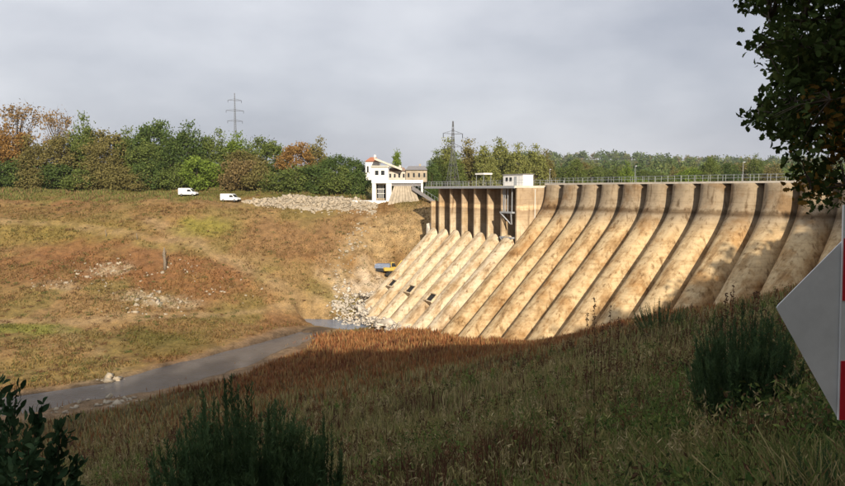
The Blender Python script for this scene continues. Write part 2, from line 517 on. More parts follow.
def H(x, y):
    x = np.asarray(x, float); y = np.asarray(y, float)
    sh = x.shape; xf, yf = x.ravel(), y.ravel()
    z = _W[_n] + _W[_n + 1] * xf + _W[_n + 2] * yf
    for i in range(_n):
        z = z + _W[i] * _U((xf - TP[i, 0]) ** 2 + (yf - TP[i, 1]) ** 2)
    z = np.clip(z, -29.2, 9)
    r = np.hypot(xf, yf - 120)
    # far country: low ground, then wooded hills beyond the dam
    far = 1.0 + 4 * (fbm(xf / 160, yf / 160) - .5)
    h1 = 17 * np.exp(-((yf - 640) / 170) ** 2) * sstep(-40, 160, xf) * (.75 + .5 * fbm(xf / 130 + 5, yf / 200))
    h2 = 72 * np.exp(-((yf - 1500) / 330) ** 2) * (.55 + .75 * fbm(xf / 420 + 2, yf / 600 + 3, 3)) * sstep(-300, 300, xf)
    far = far + h1 + h2
    f = sstep(190, 330, r)
    z = z * (1 - f) + far * f
    # small relief
    z = z + (fbm(xf / 9, yf / 9) - .5) * 1.5 * sstep(6, 40, np.hypot(xf, yf)) + (fbm(xf / 2.5 + 8, yf / 2.5) - .5) * .45 * sstep(10, 60, yf) + (fbm(xf / 2.5 + 8, yf / 2.5) - .5) * .15
    d, par = seg_dist(xf, yf, RIVER)
    w = np.interp(par, np.arange(len(RIV_W)), RIV_W)
    k = 1 - sstep(w * .75, w * 1.0 + 2.2, d + (fbm(xf / 4, yf / 4) - .5) * 2)
    z = np.maximum(z, RIV_Z + .12 + .4 * fbm(xf / 5, yf / 5)) * (1 - k) + (RIV_Z - .7) * k
    d, par = seg_dist(xf, yf, POOL); w = np.interp(par, np.arange(4), POOL_W)
    z = np.where(d < w + 6, np.maximum(z, POOL_Z + .15), z)
    k = 1 - sstep(w * .7, w + 1.4, d + (fbm(xf / 3, yf / 3) - .5) * 1.5)
    z = z * (1 - k) + (POOL_Z - .5) * k
    return z.reshape(sh)


def hz(x, y): return float(H(np.array([x]), np.array([y]))[0])


def gp(px, py, lo=6, hi=400):
    """where the view ray through a pixel meets the ground"""
    r = ray(px, py)
    t = np.geomspace(lo, hi, 900)
    below = r[2] * t < H(r[0] * t, t)
    i = int(np.argmax(below)) if below.any() else len(t) - 1
    return Vector((r[0] * t[i], t[i], hz(r[0] * t[i], t[i])))


def axis(lo, hi, step, far_lo, far_hi):
    a = list(np.arange(lo, hi + .01, step)); s = step; v = hi
    while v < far_hi: s *= 1.13; v += s; a.append(v)
    s = step; v = lo
    while v > far_lo: s *= 1.13; v -= s; a.insert(0, v)
    return np.array(a)


gx = axis(-135, 110, 1.0, -6000, 6000); gy = axis(-25, 225, 1.0, -3000, 9000)
GX, GY = np.meshgrid(gx, gy)
GZ = H(GX, GY)
nx, ny = len(gx), len(gy)
idx = np.arange(nx * ny).reshape(ny, nx)
GF = np.stack([idx[:-1, :-1].ravel(), idx[:-1, 1:].ravel(), idx[1:, 1:].ravel(), idx[1:, :-1].ravel()], 1)
gme = np_mesh('ground', np.stack([GX.ravel(), GY.ravel(), GZ.ravel()], 1), GF)


# ground cover colours: real changes of cover (bare earth, dry grass, moss, gravel)
TRACKS = [[gp(*q) for q in pts] for pts in ([(0, 322), (60, 322), (130, 318), (200, 316), (260, 312), (330, 305)],
          [(150, 222), (205, 248), (250, 272), (290, 292), (330, 306)], [(0, 222), (70, 226), (140, 236), (210, 250)],
          [(372, 212), (352, 245), (335, 270), (322, 290)], [(60, 330), (95, 350), (120, 372)])]
BLOBS = [  # px, py, radius across, radius in depth, colour, weight
    ((60, 232), 22, 7, (.24, .20, .062), .75), ((210, 228), 8, 6, (.26, .25, .06), .9), ((20, 212), 40, 5, (.235, .165, .07), .6),
    ((130, 262), 24, 9, (.24, .125, .06), .75), ((60, 270), 20, 8, (.235, .13, .062), .6), ((180, 285), 16, 6, (.25, .135, .06), .6),
    ((112, 268), 4.5, 3, (.47, .40, .28), .85), ((150, 298), 7.5, 3, (.50, .43, .30), .95), ((165, 303), 5, 2, (.46, .40, .28), .8), ((60, 288), 5, 2, (.42, .35, .24), .7),
    ((30, 330), 12, 2.5, (.21, .23, .06), .9), ((50, 372), 16, 6, (.32, .25, .10), .85), ((165, 345), 10, 6, (.19, .155, .055), .85), ((150, 340), 8, 3, (.16, .15, .05), .7),
    ((330, 230), 16, 8, (.29, .20, .10), .6), ((395, 225), 12, 8, (.36, .27, .145), .85), ((385, 250), 9, 9, (.42, .33, .19), .85), ((350, 290), 8, 6, (.40, .32, .19), .7), ((368, 304), 9, 6, (.56, .50, .40), .95), ((392, 312), 7, 6, (.56, .50, .40), .95),
    ((325, 298), 5, 2, (.22, .20, .08), .7), ((270, 240), 14, 7, (.265, .165, .085), .6), ((255, 262), 8, 3, (.34, .26, .13), .5), ((360, 312), 6, 3, (.23, .21, .085), .8),
    ((300, 205), 22, 3, (.31, .24, .13), .5), ((130, 410), 18, 5, (.22, .155, .085), .9), ((200, 395), 14, 4, (.24, .165, .085), .9), ((130, 390), 8, 3, (.36, .30, .2), .6)]


def ground_col(x, y, z):
    x = np.asarray(x); n = len(x)
    n1 = fbm(x / 22, y / 22 + 4); n2 = fbm(x / 6 + 3, y / 6); n3 = fbm(x / 60 + 1, y / 60 + 9, 3)
    C = np.empty((n, 3))
    def blend(col, w):
        C[:] = C * (1 - w[:, None]) + np.array(col)[None] * w[:, None]
    C[:] = (.285, .19, .09)
    blend((.33, .235, .115), sstep(.48, .66, n1) * .7)
    blend((.225, .205, .072), sstep(.48, .64, n2) * .55)
    blend((.23, .195, .075), sstep(.50, .62, n3) * .25)
    blend((.25, .135, .066), sstep(.54, .66, fbm(x / 14 + 31, y / 14)) * .6)
    # plateau grass and downstream country
    blend((.17, .185, .055), sstep(-3.0, -1.0, z + (n2 - .5) * 5) * sstep(150, 185, y) * .85)
    blend((.09, .12, .04), sstep(200, 260, np.hypot(x, y - 60)))
    for (px, py), rx, ry, c, w in BLOBS:
        p = gp(px, py)
        d = np.hypot((x - p.x) / rx, (y - p.y) / ry) + (n2 - .5) * 1.5 + (fbm(x / 2.2, y / 2.2) - .5) * .6
        if c[0] > .4: w = w * (.25 + .75 * sstep(.44, .54, fbm(x / 1.7 + px, y / 1.3, 3)))
        blend(c, w * (1 - sstep(.55, 1.3, d)))
    for i, t in enumerate(TRACKS):
        d, _ = seg_dist(x, y, [(p.x, p.y) for p in t])
        blend((.37, .285, .165), (.75, .8, .6, .65, .5)[i] * (.4 + .6 * sstep(.35, .6, fbm(x / 3, y / 3 + 50))) * (1 - sstep(.5, 2.3 + 1.2 * (i == 1), d + (n2 - .5) * 3.2)))
    # near (right) bank
    d, par = seg_dist(x, y, RIVER)
    rb = near_bank(x, y)
    blend((.10, .085, .038), rb * .95)
    blend((.20, .10, .045), rb * sstep(84, 100, y + .35 * x + (n2 - .5) * 22) * .95)
    w = np.interp(par, np.arange(len(RIV_W)), RIV_W)
    blend((.30, .225, .15), rb_strip(x, y, d, w, n2))
    blend((.24, .19, .135), (1 - sstep(w + .5, w + 3.6, d + (n2 - .5) * 3)) * .85)
    blend((.11, .085, .062), (1 - sstep(w + .2, w + 1.7, d + (n2 - .5) * 1.5)) * .9)
    C = C * np.array([.77, .70, .64])
    return np.clip(C, .01, 1)


def rb_strip(x, y, d, w, n2):
    """bare mud and gravel bar along the near side of the river"""
    return near_bank(x, y) * (1 - sstep(3.5, 8.5, d - w + (n2 - .5) * 6)) * (1 - sstep(-26, -14, x)) * .95


def near_bank(x, y):
    """1 on the camera's side of the river"""
    riv = np.array(RIVER + [(20, 150), (60, 150)])
    yr = np.interp(x, riv[:, 0], riv[:, 1])
    return sstep(3.5, 8, yr - y)


set_col(gme, ground_col(GX.ravel(), GY.ravel(), GZ.ravel()))
tag(link_mesh('ground', gme, M['ground'], smooth=True), kind='structure')

# river sheet: one level surface over the carved bed
rx = np.arange(-192, 4, 1.5); ry = np.arange(52, 176, 1.5)
RX, RY = np.meshgrid(rx, ry); d, par = seg_dist(RX, RY, RIVER)
inr = d < np.interp(par, np.arange(len(RIV_W)), RIV_W) + 4.5
i3 = np.arange(RX.size).reshape(RX.shape)
quad = np.stack([i3[:-1, :-1], i3[:-1, 1:], i3[1:, 1:], i3[1:, :-1]], 2)[inr[:-1, :-1]]
used, invx = np.unique(quad, return_inverse=True)
tag(link_mesh('river', np_mesh('river', np.stack([RX.ravel()[used], RY.ravel()[used], np.full(len(used), RIV_Z)], 1), invx.reshape(quad.shape)), M['water']), kind='structure')

px_ = np.arange(-45, 4, 1.0); py_ = np.arange(130, 172, 1.0)
PX, PY = np.meshgrid(px_, py_); d, par = seg_dist(PX, PY, POOL)
inr = d < np.interp(par, np.arange(4), POOL_W) + 2.5
i3 = np.arange(PX.size).reshape(PX.shape); quad = np.stack([i3[:-1, :-1], i3[:-1, 1:], i3[1:, 1:], i3[1:, :-1]], 2)[inr[:-1, :-1]]
used, invx = np.unique(quad, return_inverse=True)
tag(link_mesh('pool', np_mesh('pool', np.stack([PX.ravel()[used], PY.ravel()[used], np.full(len(used), POOL_Z)], 1), invx.reshape(quad.shape)), M['pool']), kind='structure')

# ------------------------------------------------------------------ dam
DX0, DY0, DANG, DCUR, PW, CREST = 25.717, 137.11, -1.0684, .0028, 5.0, 1.31


def crest(k):
    """point of the crest line at rib k, unit vector upstream, unit vector along (to the right)"""
    P = np.array([DX0, DY0]); n = 20; ds = k * PW / n; cc = DCUR if k > 0 else 0
    for i in range(n):
        aa = DANG + cc * (i + .5) * ds; P = P + ds * np.array([math.cos(aa), math.sin(aa)])
    aa = DANG + cc * k * PW
    return P, np.array([math.sin(aa), -math.cos(aa)]), np.array([math.cos(aa), math.sin(aa)])


def S(z): return 1.0616 * 1.6887 * np.log1p(np.exp((-4.044 - z) / 1.6887))


def local_pt(k, s, z, off=0.0):
    P, n, d = crest(k); q = P + n * s + d * off
    return Vector((q[0], q[1], z))


def frame_pts(k, pts):
    """local (along, upstream, z) -> world"""
    P, n, d = crest(k)
    return [(P[0] + d[0] * a + n[0] * s, P[1] + d[1] * a + n[1] * s, z) for a, s, z in pts]


SAG = 2.25
NT = 22


def vault_mesh(name, cut=None, ztop=1.0):
    zs = np.concatenate([np.linspace(ztop, -12, 27), np.linspace(-13, -32, 16)])
    V, Fc = [], []
    for th_ in (0, 1):
        base = len(V)
        for z in zs:
            sl = (S(z - .05) - S(z + .05)) / .1           # horizontal run per metre down
            nl = math.hypot(1, sl)
            ny, nz = 1 / nl, sl / nl
            for j in range(NT + 1):
                v_ = 2 * j / NT - 1; v_ = math.copysign(abs(v_) ** .6, v_)
                u = PW / 2 * (1 + v_); b = SAG * (1 - abs(v_) ** 3.1)
                b -= .55 * th_
                zz = z + nz * b
                if z > -3: zz = min(zz, ztop)
                V.append((u, float(S(z)) + ny * b, zz))
        for i in range(len(zs) - 1):
            for j in range(NT):
                q = [base + i * (NT + 1) + j, base + i * (NT + 1) + j + 1, base + (i + 1) * (NT + 1) + j + 1, base + (i + 1) * (NT + 1) + j]
                Fc.append(q if th_ == 0 else q[::-1])
    h = len(V) // 2
    for j in range(NT): Fc.append([j + 1, j, h + j, h + j + 1])
    me = bpy.data.meshes.new(name); me.from_pydata(V, [], Fc)
    bm = bmesh.new(); bm.from_mesh(me)
    if cut is not None:
        bmesh.ops.bisect_plane(bm, geom=bm.verts[:] + bm.edges[:] + bm.faces[:], plane_co=(0, cut, 0), plane_no=(0, 1, 0), clear_inner=True)
    # a child placed through a mirrored frame: bake the mirror so that normals point out
    for v in bm.verts: v.co.y = -v.co.y
    bmesh.ops.reverse_faces(bm, faces=bm.faces)
    for f in bm.faces: f.smooth = True
    bm.to_mesh(me); bm.free()
    return me


dam = empty('dam', (0, 0, 0))
tag(dam, 'long beige concrete multiple-arch dam with slanting ribbed upstream face across the drained valley', 'dam')
vm = vault_mesh('vault_panel'); vm.materials.append(M['concrete'])


def put_local(o, k, k2):
    P, n, d = crest(k); d = crest(k2)[0] - P
    o.parent = dam
    o.location = (P[0], P[1], 0); o.rotation_euler = (0, 0, math.atan2(d[1], d[0]))


KMAX = 17
for k in range(0, KMAX):
    o = bpy.data.objects.new('vault_panel', vm); COL.objects.link(o); put_local(o, k, k + 1)
SP = 8.5                                              # the spillway piers stand this far upstream of the crest
vs_ = vault_mesh('spillway_panel', cut=SP); vs_.materials.append(M['pier'])
for k in range(-7, 0):
    o = bpy.data.objects.new('spillway_panel', vs_); COL.objects.link(o); put_local(o, k, k + 1)
# spillway piers


def pier(k, top=.42, front=SP, bottom=-13.6, th=.75, back=-3.2, name='pier', mat=None):
    """vertical wall across the dam with a rounded nose"""
    p = MB(); prof = [(-th / 2, back), (th / 2, back), (th / 2, front - .35), (th * .28, front - .06), (-th * .28, front - .06), (-th / 2, front - .35)]
    vs = frame_pts(k, [(a, s, bottom) for a, s in prof]) + frame_pts(k, [(a, s, top) for a, s in prof])
    n = len(prof)
    p.add(vs, [tuple(range(n)), tuple(range(2 * n - 1, n - 1, -1))] + [(i, i + n, (i + 1) % n + n, (i + 1) % n) for i in range(n)])
    return p.build(name, mat or M['pier'], dam)


for k in range(0, -7, -1): pier(k)
pier(-6.72, top=-2.6, front=SP + .1, name='broken_pier')
# stub left of the broken pier, and the jagged lump on it
q = MB(); q.add(frame_pts(-7.0, [(-.5, SP - 5, -14), (.4, SP - 5, -14), (.4, SP + .4, -14), (-.5, SP + .4, -14), (-.4, SP - 5, -7), (.3, SP - 5, -8), (.3, SP + .2, -9.2), (-.4, SP + .3, -8.1)]),
                [(0, 1, 2, 3), (7, 6, 5, 4), (0, 4, 5, 1), (1, 5, 6, 2), (2, 6, 7, 3), (3, 7, 4, 0)])
q.build('broken_wall_stub', M['pale_concrete'], dam)
# gates between the piers, set back under the deck
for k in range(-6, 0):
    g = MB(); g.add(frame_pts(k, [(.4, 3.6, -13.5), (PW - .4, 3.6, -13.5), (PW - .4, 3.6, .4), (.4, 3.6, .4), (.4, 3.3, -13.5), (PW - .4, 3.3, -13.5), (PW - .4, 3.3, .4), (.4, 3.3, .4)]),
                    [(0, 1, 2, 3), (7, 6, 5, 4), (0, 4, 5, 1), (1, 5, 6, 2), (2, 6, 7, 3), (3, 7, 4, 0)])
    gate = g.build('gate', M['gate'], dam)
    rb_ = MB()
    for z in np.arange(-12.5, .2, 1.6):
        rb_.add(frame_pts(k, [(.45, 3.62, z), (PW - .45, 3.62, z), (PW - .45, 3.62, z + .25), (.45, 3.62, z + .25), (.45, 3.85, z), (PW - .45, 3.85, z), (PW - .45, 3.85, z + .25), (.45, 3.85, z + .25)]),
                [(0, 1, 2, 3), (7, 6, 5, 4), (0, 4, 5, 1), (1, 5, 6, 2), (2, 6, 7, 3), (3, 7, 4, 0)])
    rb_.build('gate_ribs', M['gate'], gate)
# apron sill closing the foot of each bay
for k in range(-7, 0):
    g = MB(); g.add(frame_pts(k, [(.38, 3.0, -13.6), (PW - .38, 3.0, -13.6), (PW - .38, SP + .15, -13.6), (.38, SP + .15, -13.6), (.38, 3.0, -11.9), (PW - .38, 3.0, -11.9), (PW - .38, SP + .15, -12.3), (.38, SP + .15, -12.3)]),
                    [(3, 2, 1, 0), (4, 5, 6, 7), (0, 1, 5, 4), (1, 2, 6, 5), (2, 3, 7, 6), (3, 0, 4, 7)])
    g.build('bay_sill', M['pier'], dam)


def slab(k0, k1, s0, s1, z0, z1, name, mat, steps=None, parent=None):
    ks = np.linspace(k0, k1, (steps or max(2, int(abs(k1 - k0)) + 1)))
    b = MB(); vs = []
    for k in ks: vs += frame_pts(k, [(0, s0, z0), (0, s1, z0), (0, s1, z1), (0, s0, z1)])
    n = len(ks); fs = [(3, 2, 1, 0), tuple((n - 1) * 4 + j for j in range(4))]
    for i in range(n - 1):
        for j in range(4): fs.append((i * 4 + j, i * 4 + (j + 1) % 4, (i + 1) * 4 + (j + 1) % 4, (i + 1) * 4 + j))
    return b.add(vs, fs).build(name, mat, parent or dam)


slab(.02, KMAX, -3.5, SAG * .70, 1.0, CREST, 'crest_coping', M['pale_concrete'], 60)
slab(-7.15, .06, -3.5, SP + .55, .40, .86, 'spillway_deck', M['pale_concrete'])
slab(-7.15, .06, SP + .552, SP + .75, .34, .80, 'deck_edge_beam', M['steel_paint'])


def railing(k0, k1, s, z, name, step, hgt=1.1, cross=0.0):
    n = int(abs(k1 - k0) * PW / step); b = MB()
    for i in range(n + 1):
        k = k0 + (k1 - k0) * i / n
        a = local_pt(k, s, z); b.bar(a, a + Vector((0, 0, hgt)), .022)
    for h in (hgt, hgt * .55):
        for i in range(max(1, int(abs(k1 - k0)))):
            ka, kb = k0 + (k1 - k0) * i / int(abs(k1 - k0)), k0 + (k1 - k0) * (i + 1) / int(abs(k1 - k0))
            b.bar(local_pt(ka, s, z + h), local_pt(kb, s, z + h), .016)
    return b.build(name, M['metal'], dam)


railing(.1, KMAX, SAG * .55, CREST, 'railing', 1.25, 1.0)
railing(0.1, KMAX, -3.3, CREST, 'railing', 2.5, 1.0)
railing(-7.1, .05, SP + .4, .86, 'railing', 1.25, 1.1)
railing(-7.1, .05, -3.3, .86, 'railing', 2.5, 1.1)
# deck-end railing running across the dam
for kk in (-7.1, .04):
    b = MB()
    for s in np.linspace(-3.2, SP + .4, 9):
        a = local_pt(kk, s, .86); b.bar(a, a + Vector((0, 0, 1.1)), .035)
    for h in (.6, 1.1): b.bar(local_pt(kk, -3.2, .86 + h), local_pt(kk, SP + .4, .86 + h), .028)
    b.build('railing', M['metal'], dam)
# steel service frame with two bracketed platforms at the first gate
b = MB()
for a_ in (.55, 1.1, 2.0, 3.4): b.bar(local_pt(-1, SP - .2, .4, a_), local_pt(-1, SP - .2, -5, a_), .10)
b.build('gate_guide_frame', M['steel_paint'], dam)
for z in (-4.6, -9.6):
    b = MB()
    b.add(frame_pts(-1, [(.2, SP - 1, z), (4.3, SP - 1, z), (4.3, SP + .5, z), (.2, SP + .5, z), (.2, SP - 1, z + .3), (4.3, SP - 1, z + .3), (4.3, SP + .5, z + .3), (.2, SP + .5, z + .3)]),
          [(3, 2, 1, 0), (4, 5, 6, 7), (0, 1, 5, 4), (1, 2, 6, 5), (2, 3, 7, 6), (3, 0, 4, 7)])
    b.bar(local_pt(-1, SP + .4, z, .4), local_pt(-1, SP - .3, z - 2.2, 3.0), .14); b.bar(local_pt(-1, SP + .4, z, 3.9), local_pt(-1, SP - .3, z - 2.2, 3.2), .14)
    b.build('service_platform', M['steel_paint'], dam)
# slender level gauge on the flank of the first pier
b = MB(); b.bar(local_pt(0, 4.2, .2, .46), local_pt(0, 4.2, -6.5, .46), .07); b.build('level_gauge', M['white'], dam)
# three outlet mouths low on the spillway face
for k, z in ((-5.75, -22.6), (-3.95, -22.8), (-2.0, -23.2)):
    P0_, n0_, d0_ = crest(k)
    dv = Vector((d0_[0], d0_[1], 0)); sl = 1.06; nl = math.hypot(1, sl)
    Nv = Vector((n0_[0] / nl, n0_[1] / nl, sl / nl)); Tv = Vector((n0_[0] * sl / nl, n0_[1] * sl / nl, -1 / nl))
    org = local_pt(k, float(S(z)), z) + Nv * 1.85
    ring = lambda w, l, h: [org + dv * a_ * w + Tv * t_ * l + Nv * h for a_, t_ in ((-1, -1), (1, -1), (1, 1), (-1, 1))]
    vs = ring(1.55, 1.15, -1.0) + ring(1.5, 1.1, .62) + ring(1.25, .85, .62) + ring(1.25, .85, -.7)
    fs = []
    for r_ in range(3):
        for j in range(4): fs.append((r_ * 4 + j, r_ * 4 + (j + 1) % 4, (r_ + 1) * 4 + (j + 1) % 4, (r_ + 1) * 4 + j))
    hood = MB().add(vs, fs).build('outlet_frame', M['pier'], dam)
    MB().add(ring(1.24, .84, .30), [(0, 1, 2, 3)]).build('outlet_shade_sheet', M['dark'], hood)  # black sheet painted in place of the shade inside the mouth

# far side of the crest: downstream face and buttresses
b = MB()
slab(-7, KMAX, -3.45, -3.0, -28, .98, 'downstream_wall', M['concrete'], 50)

# lamp standards along the crest
for i, px in enumerate((549, 634, 741)):
    ks = np.linspace(-1, 12, 400)
    kk = min(ks, key=lambda k: abs(CX + F_PX * local_pt(k, -2.8, 0).x / local_pt(k, -2.8, 0).y - px))
    a = local_pt(kk, -2.8, CREST)
    t = empty('crest_lamp_post', a)
    tag(t, ['thin grey lamp post on the crest beside the spillway deck', 'thin grey lamp post at the middle of the dam crest', 'thin grey lamp post on the crest nearest the dark oak'][i], 'lamp post', 'lamp posts on the dam crest')
    MB().tube([(0, 0, 0), (0, 0, 2.9)], [.05, .03], 6).build('post', M['metal'], t)
    MB().box((.12, 0, 2.95), (.34, .16, .10)).build('lamp_head', M['metal'], t)

# site office on the deck
kk = -1.9
t = empty('site_office', local_pt(kk, 1.0, .86))
P_, n_, d_ = crest(kk); t.rotation_euler = (0, 0, math.atan2(d_[1], d_[0]))
tag(t, 'white flat-roofed site cabin standing on the spillway deck', 'cabin')
MB().box((0, 0, 1.15), (7.0, 2.6, 2.3)).build('wall', M['white'], t)
MB().box((0, 0, 2.40), (7.3, 2.9, .18)).build('roof', M['roof_grey'], t)
for x in (-.8, -2.2): MB().box((x, -1.32, 1.4), (.8, .08, .8)).build('window', M['glass'], t)
MB().box((.9, -1.32, .98), (.9, .08, 1.95)).build('door', M['steel_paint'], t)
for x in (-3.0, 2.2): MB().box((x, -1.31, 1.15), (.06, .06, 2.2)).build('panel_joint', M['steel_paint'], t)
# little canopy left of it
t = empty('canopy_shelter', local_pt(-5.1, -1.0, .86)); t.rotation_euler = (0, 0, math.atan2(d_[1], d_[0]))
tag(t, 'small white flat canopy on thin posts above the spillway railing', 'canopy')
MB().box((0, 0, 2.9), (3.6, 2.4, .35)).build('canopy_roof', M['white'], t)
for sx in (-1.5, 1.5):
    for sy in (-1, 1): MB().box((sx, sy, 1.36), (.1, .1, 2.72)).build('post', M['metal'], t)

# ------------------------------------------------------------------ trees
def leaf_quads(C, size, rng, up=.0, aspect=.62):
    """rhombic leaf faces at the centres C"""
    n = len(C)
    a = rng.normal(size=(n, 3)); a[:, 2] += up; a /= np.linalg.norm(a, axis=1)[:, None]
    b = rng.normal(size=(n, 3)); b -= a * (a * b).sum(1)[:, None]; b /= np.linalg.norm(b, axis=1)[:, None]
    s = (size * rng.uniform(.6, 1.35, n))[:, None]
    V = np.stack([C - a * s, C + b * s * aspect, C + a * s, C - b * s * aspect], 1).reshape(-1, 3)
    F = np.arange(n * 4).reshape(-1, 4)
    return V, F


def crown_clumps(rng, Ht, Rd, base, ncl, flat=1.0, top=.0):
    d = rng.normal(size=(ncl, 3)); d /= np.linalg.norm(d, axis=1)[:, None]
    r = rng.uniform(.45, 1.0, ncl) ** .6
    lob = 1 + .28 * np.sin(d[:, 0] * 3 + rng.uniform(0, 6)) * np.cos(d[:, 1] * 3.4 + rng.uniform(0, 6))
    c = d * (r * lob)[:, None]
    hh = (Ht - base) / 2
    w = 1 - top * np.clip(c[:, 2], -.2, 1)
    return np.stack([c[:, 0] * Rd * w, c[:, 1] * Rd * w, base + hh + c[:, 2] * hh], 1)


def make_tree_proto(name, seed, Ht=16, Rd=5.0, base=1.5, ncl=90, nleaf=4200, leaf=.42, top=.25, spread=.17, limbs=7, sparse=False):
    rng = np.random.default_rng(seed)
    cl = crown_clumps(rng, Ht, Rd, base, ncl, top=top)
    which = rng.integers(0, ncl, nleaf)
    rc = rng.uniform(.6, 1.3, ncl) * Rd * spread
    C = cl[which] + rng.normal(size=(nleaf, 3)) * rc[which][:, None] * np.array([1, 1, .75])
    C[:, 2] = np.maximum(C[:, 2], .15)
    V, Fq = leaf_quads(C, leaf, rng)
    crown = np_mesh(name + '_crown', V, Fq)
    b = MB()
    tw = Ht * .02
    b.tube([(0, 0, -.6), (0.1, 0, Ht * .2), (-.1, .15, Ht * .5), (.1, 0, Ht * .85)], [tw * 1.35, tw, tw * .65, tw * .15], 7)
    for i in range(limbs):
        c = cl[rng.integers(0, ncl)]; z0 = rng.uniform(.2, .6) * Ht
        mid = (c[0] * .45, c[1] * .45, z0 * .5 + c[2] * .5)
        b.tube([(0, 0, z0), mid, tuple(c)], [tw * .5, tw * .3, tw * .08], 5)
    if sparse:
        for i in range(60):
            c = cl[rng.integers(0, ncl)]; e_ = c + rng.normal(size=3) * Rd * .2 + np.array([0, 0, Rd * .12])
            b.tube([tuple(c * np.array([.5, .5, .8])), tuple(c), tuple(e_)], [tw * .16, tw * .1, tw * .03], 3)
    trunk = b.mesh(name + '_trunk'); trunk.polygons.foreach_set('use_smooth', [True] * len(trunk.polygons))
    return crown, trunk


PROTO = {
    'round': [make_tree_proto('round%d' % i, 20 + i, 16, 5.4, 1.0, 95, 7500, .31) for i in range(3)],
    'bush': [make_tree_proto('bush%d' % i, 40 + i, 6, 3.6, .2, 55, 4200, .23, limbs=5) for i in range(2)],
    'poplar': [make_tree_proto('poplar%d' % i, 60 + i, 18, 4.6, 1.0, 100, 7000, .29, top=.35, spread=.16) for i in range(3)],
    'sparse': [make_tree_proto('sparse%d' % i, 80 + i, 17, 4.6, 5.0, 60, 1700, .26, top=.1, spread=.22, limbs=14, sparse=True) for i in range(2)],
    'cone': [make_tree_proto('cone', 90, 12, 2.4, .5, 70, 2600, .28, top=.75, spread=.2)],
    'shade': [make_tree_proto('shade%d' % i, 95 + i, 20, 7.0, 1.0, 130, 7000, .62, top=.15, spread=.15) for i in range(2)],
}
LEAF = {
    'dark green': foliage('dark_green_leaves', (.075, .115, .034), (.145, .18, .05)),
    'mid green': foliage('mid_green_leaves', (.115, .150, .040), (.19, .22, .065)),
    'bright green': foliage('bright_green_leaves', (.14, .20, .035), (.22, .28, .055)),
    'yellow-green': foliage('yellow_green_leaves', (.20, .215, .065), (.30, .30, .10)),
    'olive': foliage('olive_leaves', (.175, .155, .055), (.26, .22, .085)),
    'orange-brown': foliage('orange_brown_leaves', (.26, .15, .05), (.36, .23, .08)),
    'tan': foliage('tan_autumn_leaves', (.24, .16, .075), (.32, .22, .11)),
    'brownish': foliage('brownish_leaves', (.20, .15, .065), (.27, .20, .095)),
}


def put_tree(name, kind, col, base, height, width=None, label='', group='', pi=None, rz=None):
    ps = PROTO[kind]; cr, tr = ps[random.randrange(len(ps)) if pi is None else pi]
    Ht = {'round': 16, 'bush': 6, 'poplar': 18, 'sparse': 17, 'cone': 12, 'shade': 20}[kind]
    Rd = {'round': 5.4, 'bush': 3.6, 'poplar': 4.6, 'sparse': 4.6, 'cone': 2.4, 'shade': 7.0}[kind]
    t = empty(name, base, random.uniform(0, 6.28) if rz is None else rz)
    sz = height / Ht; sw = (width / 2 / Rd / 1.12) if width else sz
    t.scale = (sw, sw, sz)
    for nm, me, mt in (('crown', cr, LEAF[col]), ('trunk', tr, M['bark'])):
        o = bpy.data.objects.new(nm, me)
        if not me.materials: me.materials.append(mt)
        COL.objects.link(o); o.parent = t
        o.material_slots[0].link = 'OBJECT'; o.material_slots[0].material = mt
    tag(t, label, 'tree' if kind != 'bush' else 'bush', group)
    return t


ORD = ['first', 'second', 'third', 'fourth', 'fifth', 'sixth', 'seventh', 'eighth', 'ninth', 'tenth', 'eleventh', 'twelfth', 'thirteenth', 'fourteenth',
       'fifteenth', 'sixteenth', 'seventeenth', 'eighteenth', 'nineteenth', 'twentieth', 'twenty-first', 'twenty-second', 'twenty-third', 'twenty-fourth', 'twenty-fifth', 'twenty-sixth', 'twenty-seventh', 'twenty-eighth', 'twenty-ninth', 'thirtieth',
       'thirty-first', 'thirty-second', 'thirty-third', 'thirty-fourth', 'thirty-fifth', 'thirty-sixth', 'thirty-seventh', 'thirty-eighth', 'thirty-ninth', 'fortieth']

# left bank row: px of the crown centre, py of the top, width in px, depth, kind, colour
LEFT = [(-42, 112, 46, 212, 'round', 'mid green'), (-14, 126, 40, 206, 'round', 'orange-brown'), (22, 103, 44, 214, 'sparse', 'tan'), (20, 128, 36, 208, 'round', 'orange-brown'),
        (38, 140, 34, 206, 'round', 'olive'), (61, 110, 32, 214, 'sparse', 'tan'), (64, 136, 40, 210, 'round', 'olive'), (87, 120, 30, 212, 'round', 'mid green'),
        (112, 130, 44, 212, 'round', 'olive'), (106, 143, 34, 206, 'round', 'olive'), (132, 132, 34, 214, 'round', 'mid green'), (156, 120, 40, 214, 'round', 'dark green'),
        (149, 140, 36, 207, 'round', 'mid green'), (190, 126, 40, 214, 'round', 'dark green'), (172, 136, 34, 208, 'round', 'dark green'), (214, 133, 32, 216, 'round', 'mid green'),
        (238, 136, 34, 222, 'round', 'bright green'), (268, 137, 36, 222, 'round', 'mid green'), (297, 142, 32, 214, 'round', 'orange-brown'), (316, 141, 26, 220, 'round', 'olive'),
        (334, 154, 30, 210, 'round', 'dark green'), (354, 157, 26, 212, 'round', 'dark green'), (246, 150, 40, 212, 'round', 'olive')]
LEFT.sort(key=lambda t_: t_[0])
vis = [t_ for t_ in LEFT if t_[0] > -20]
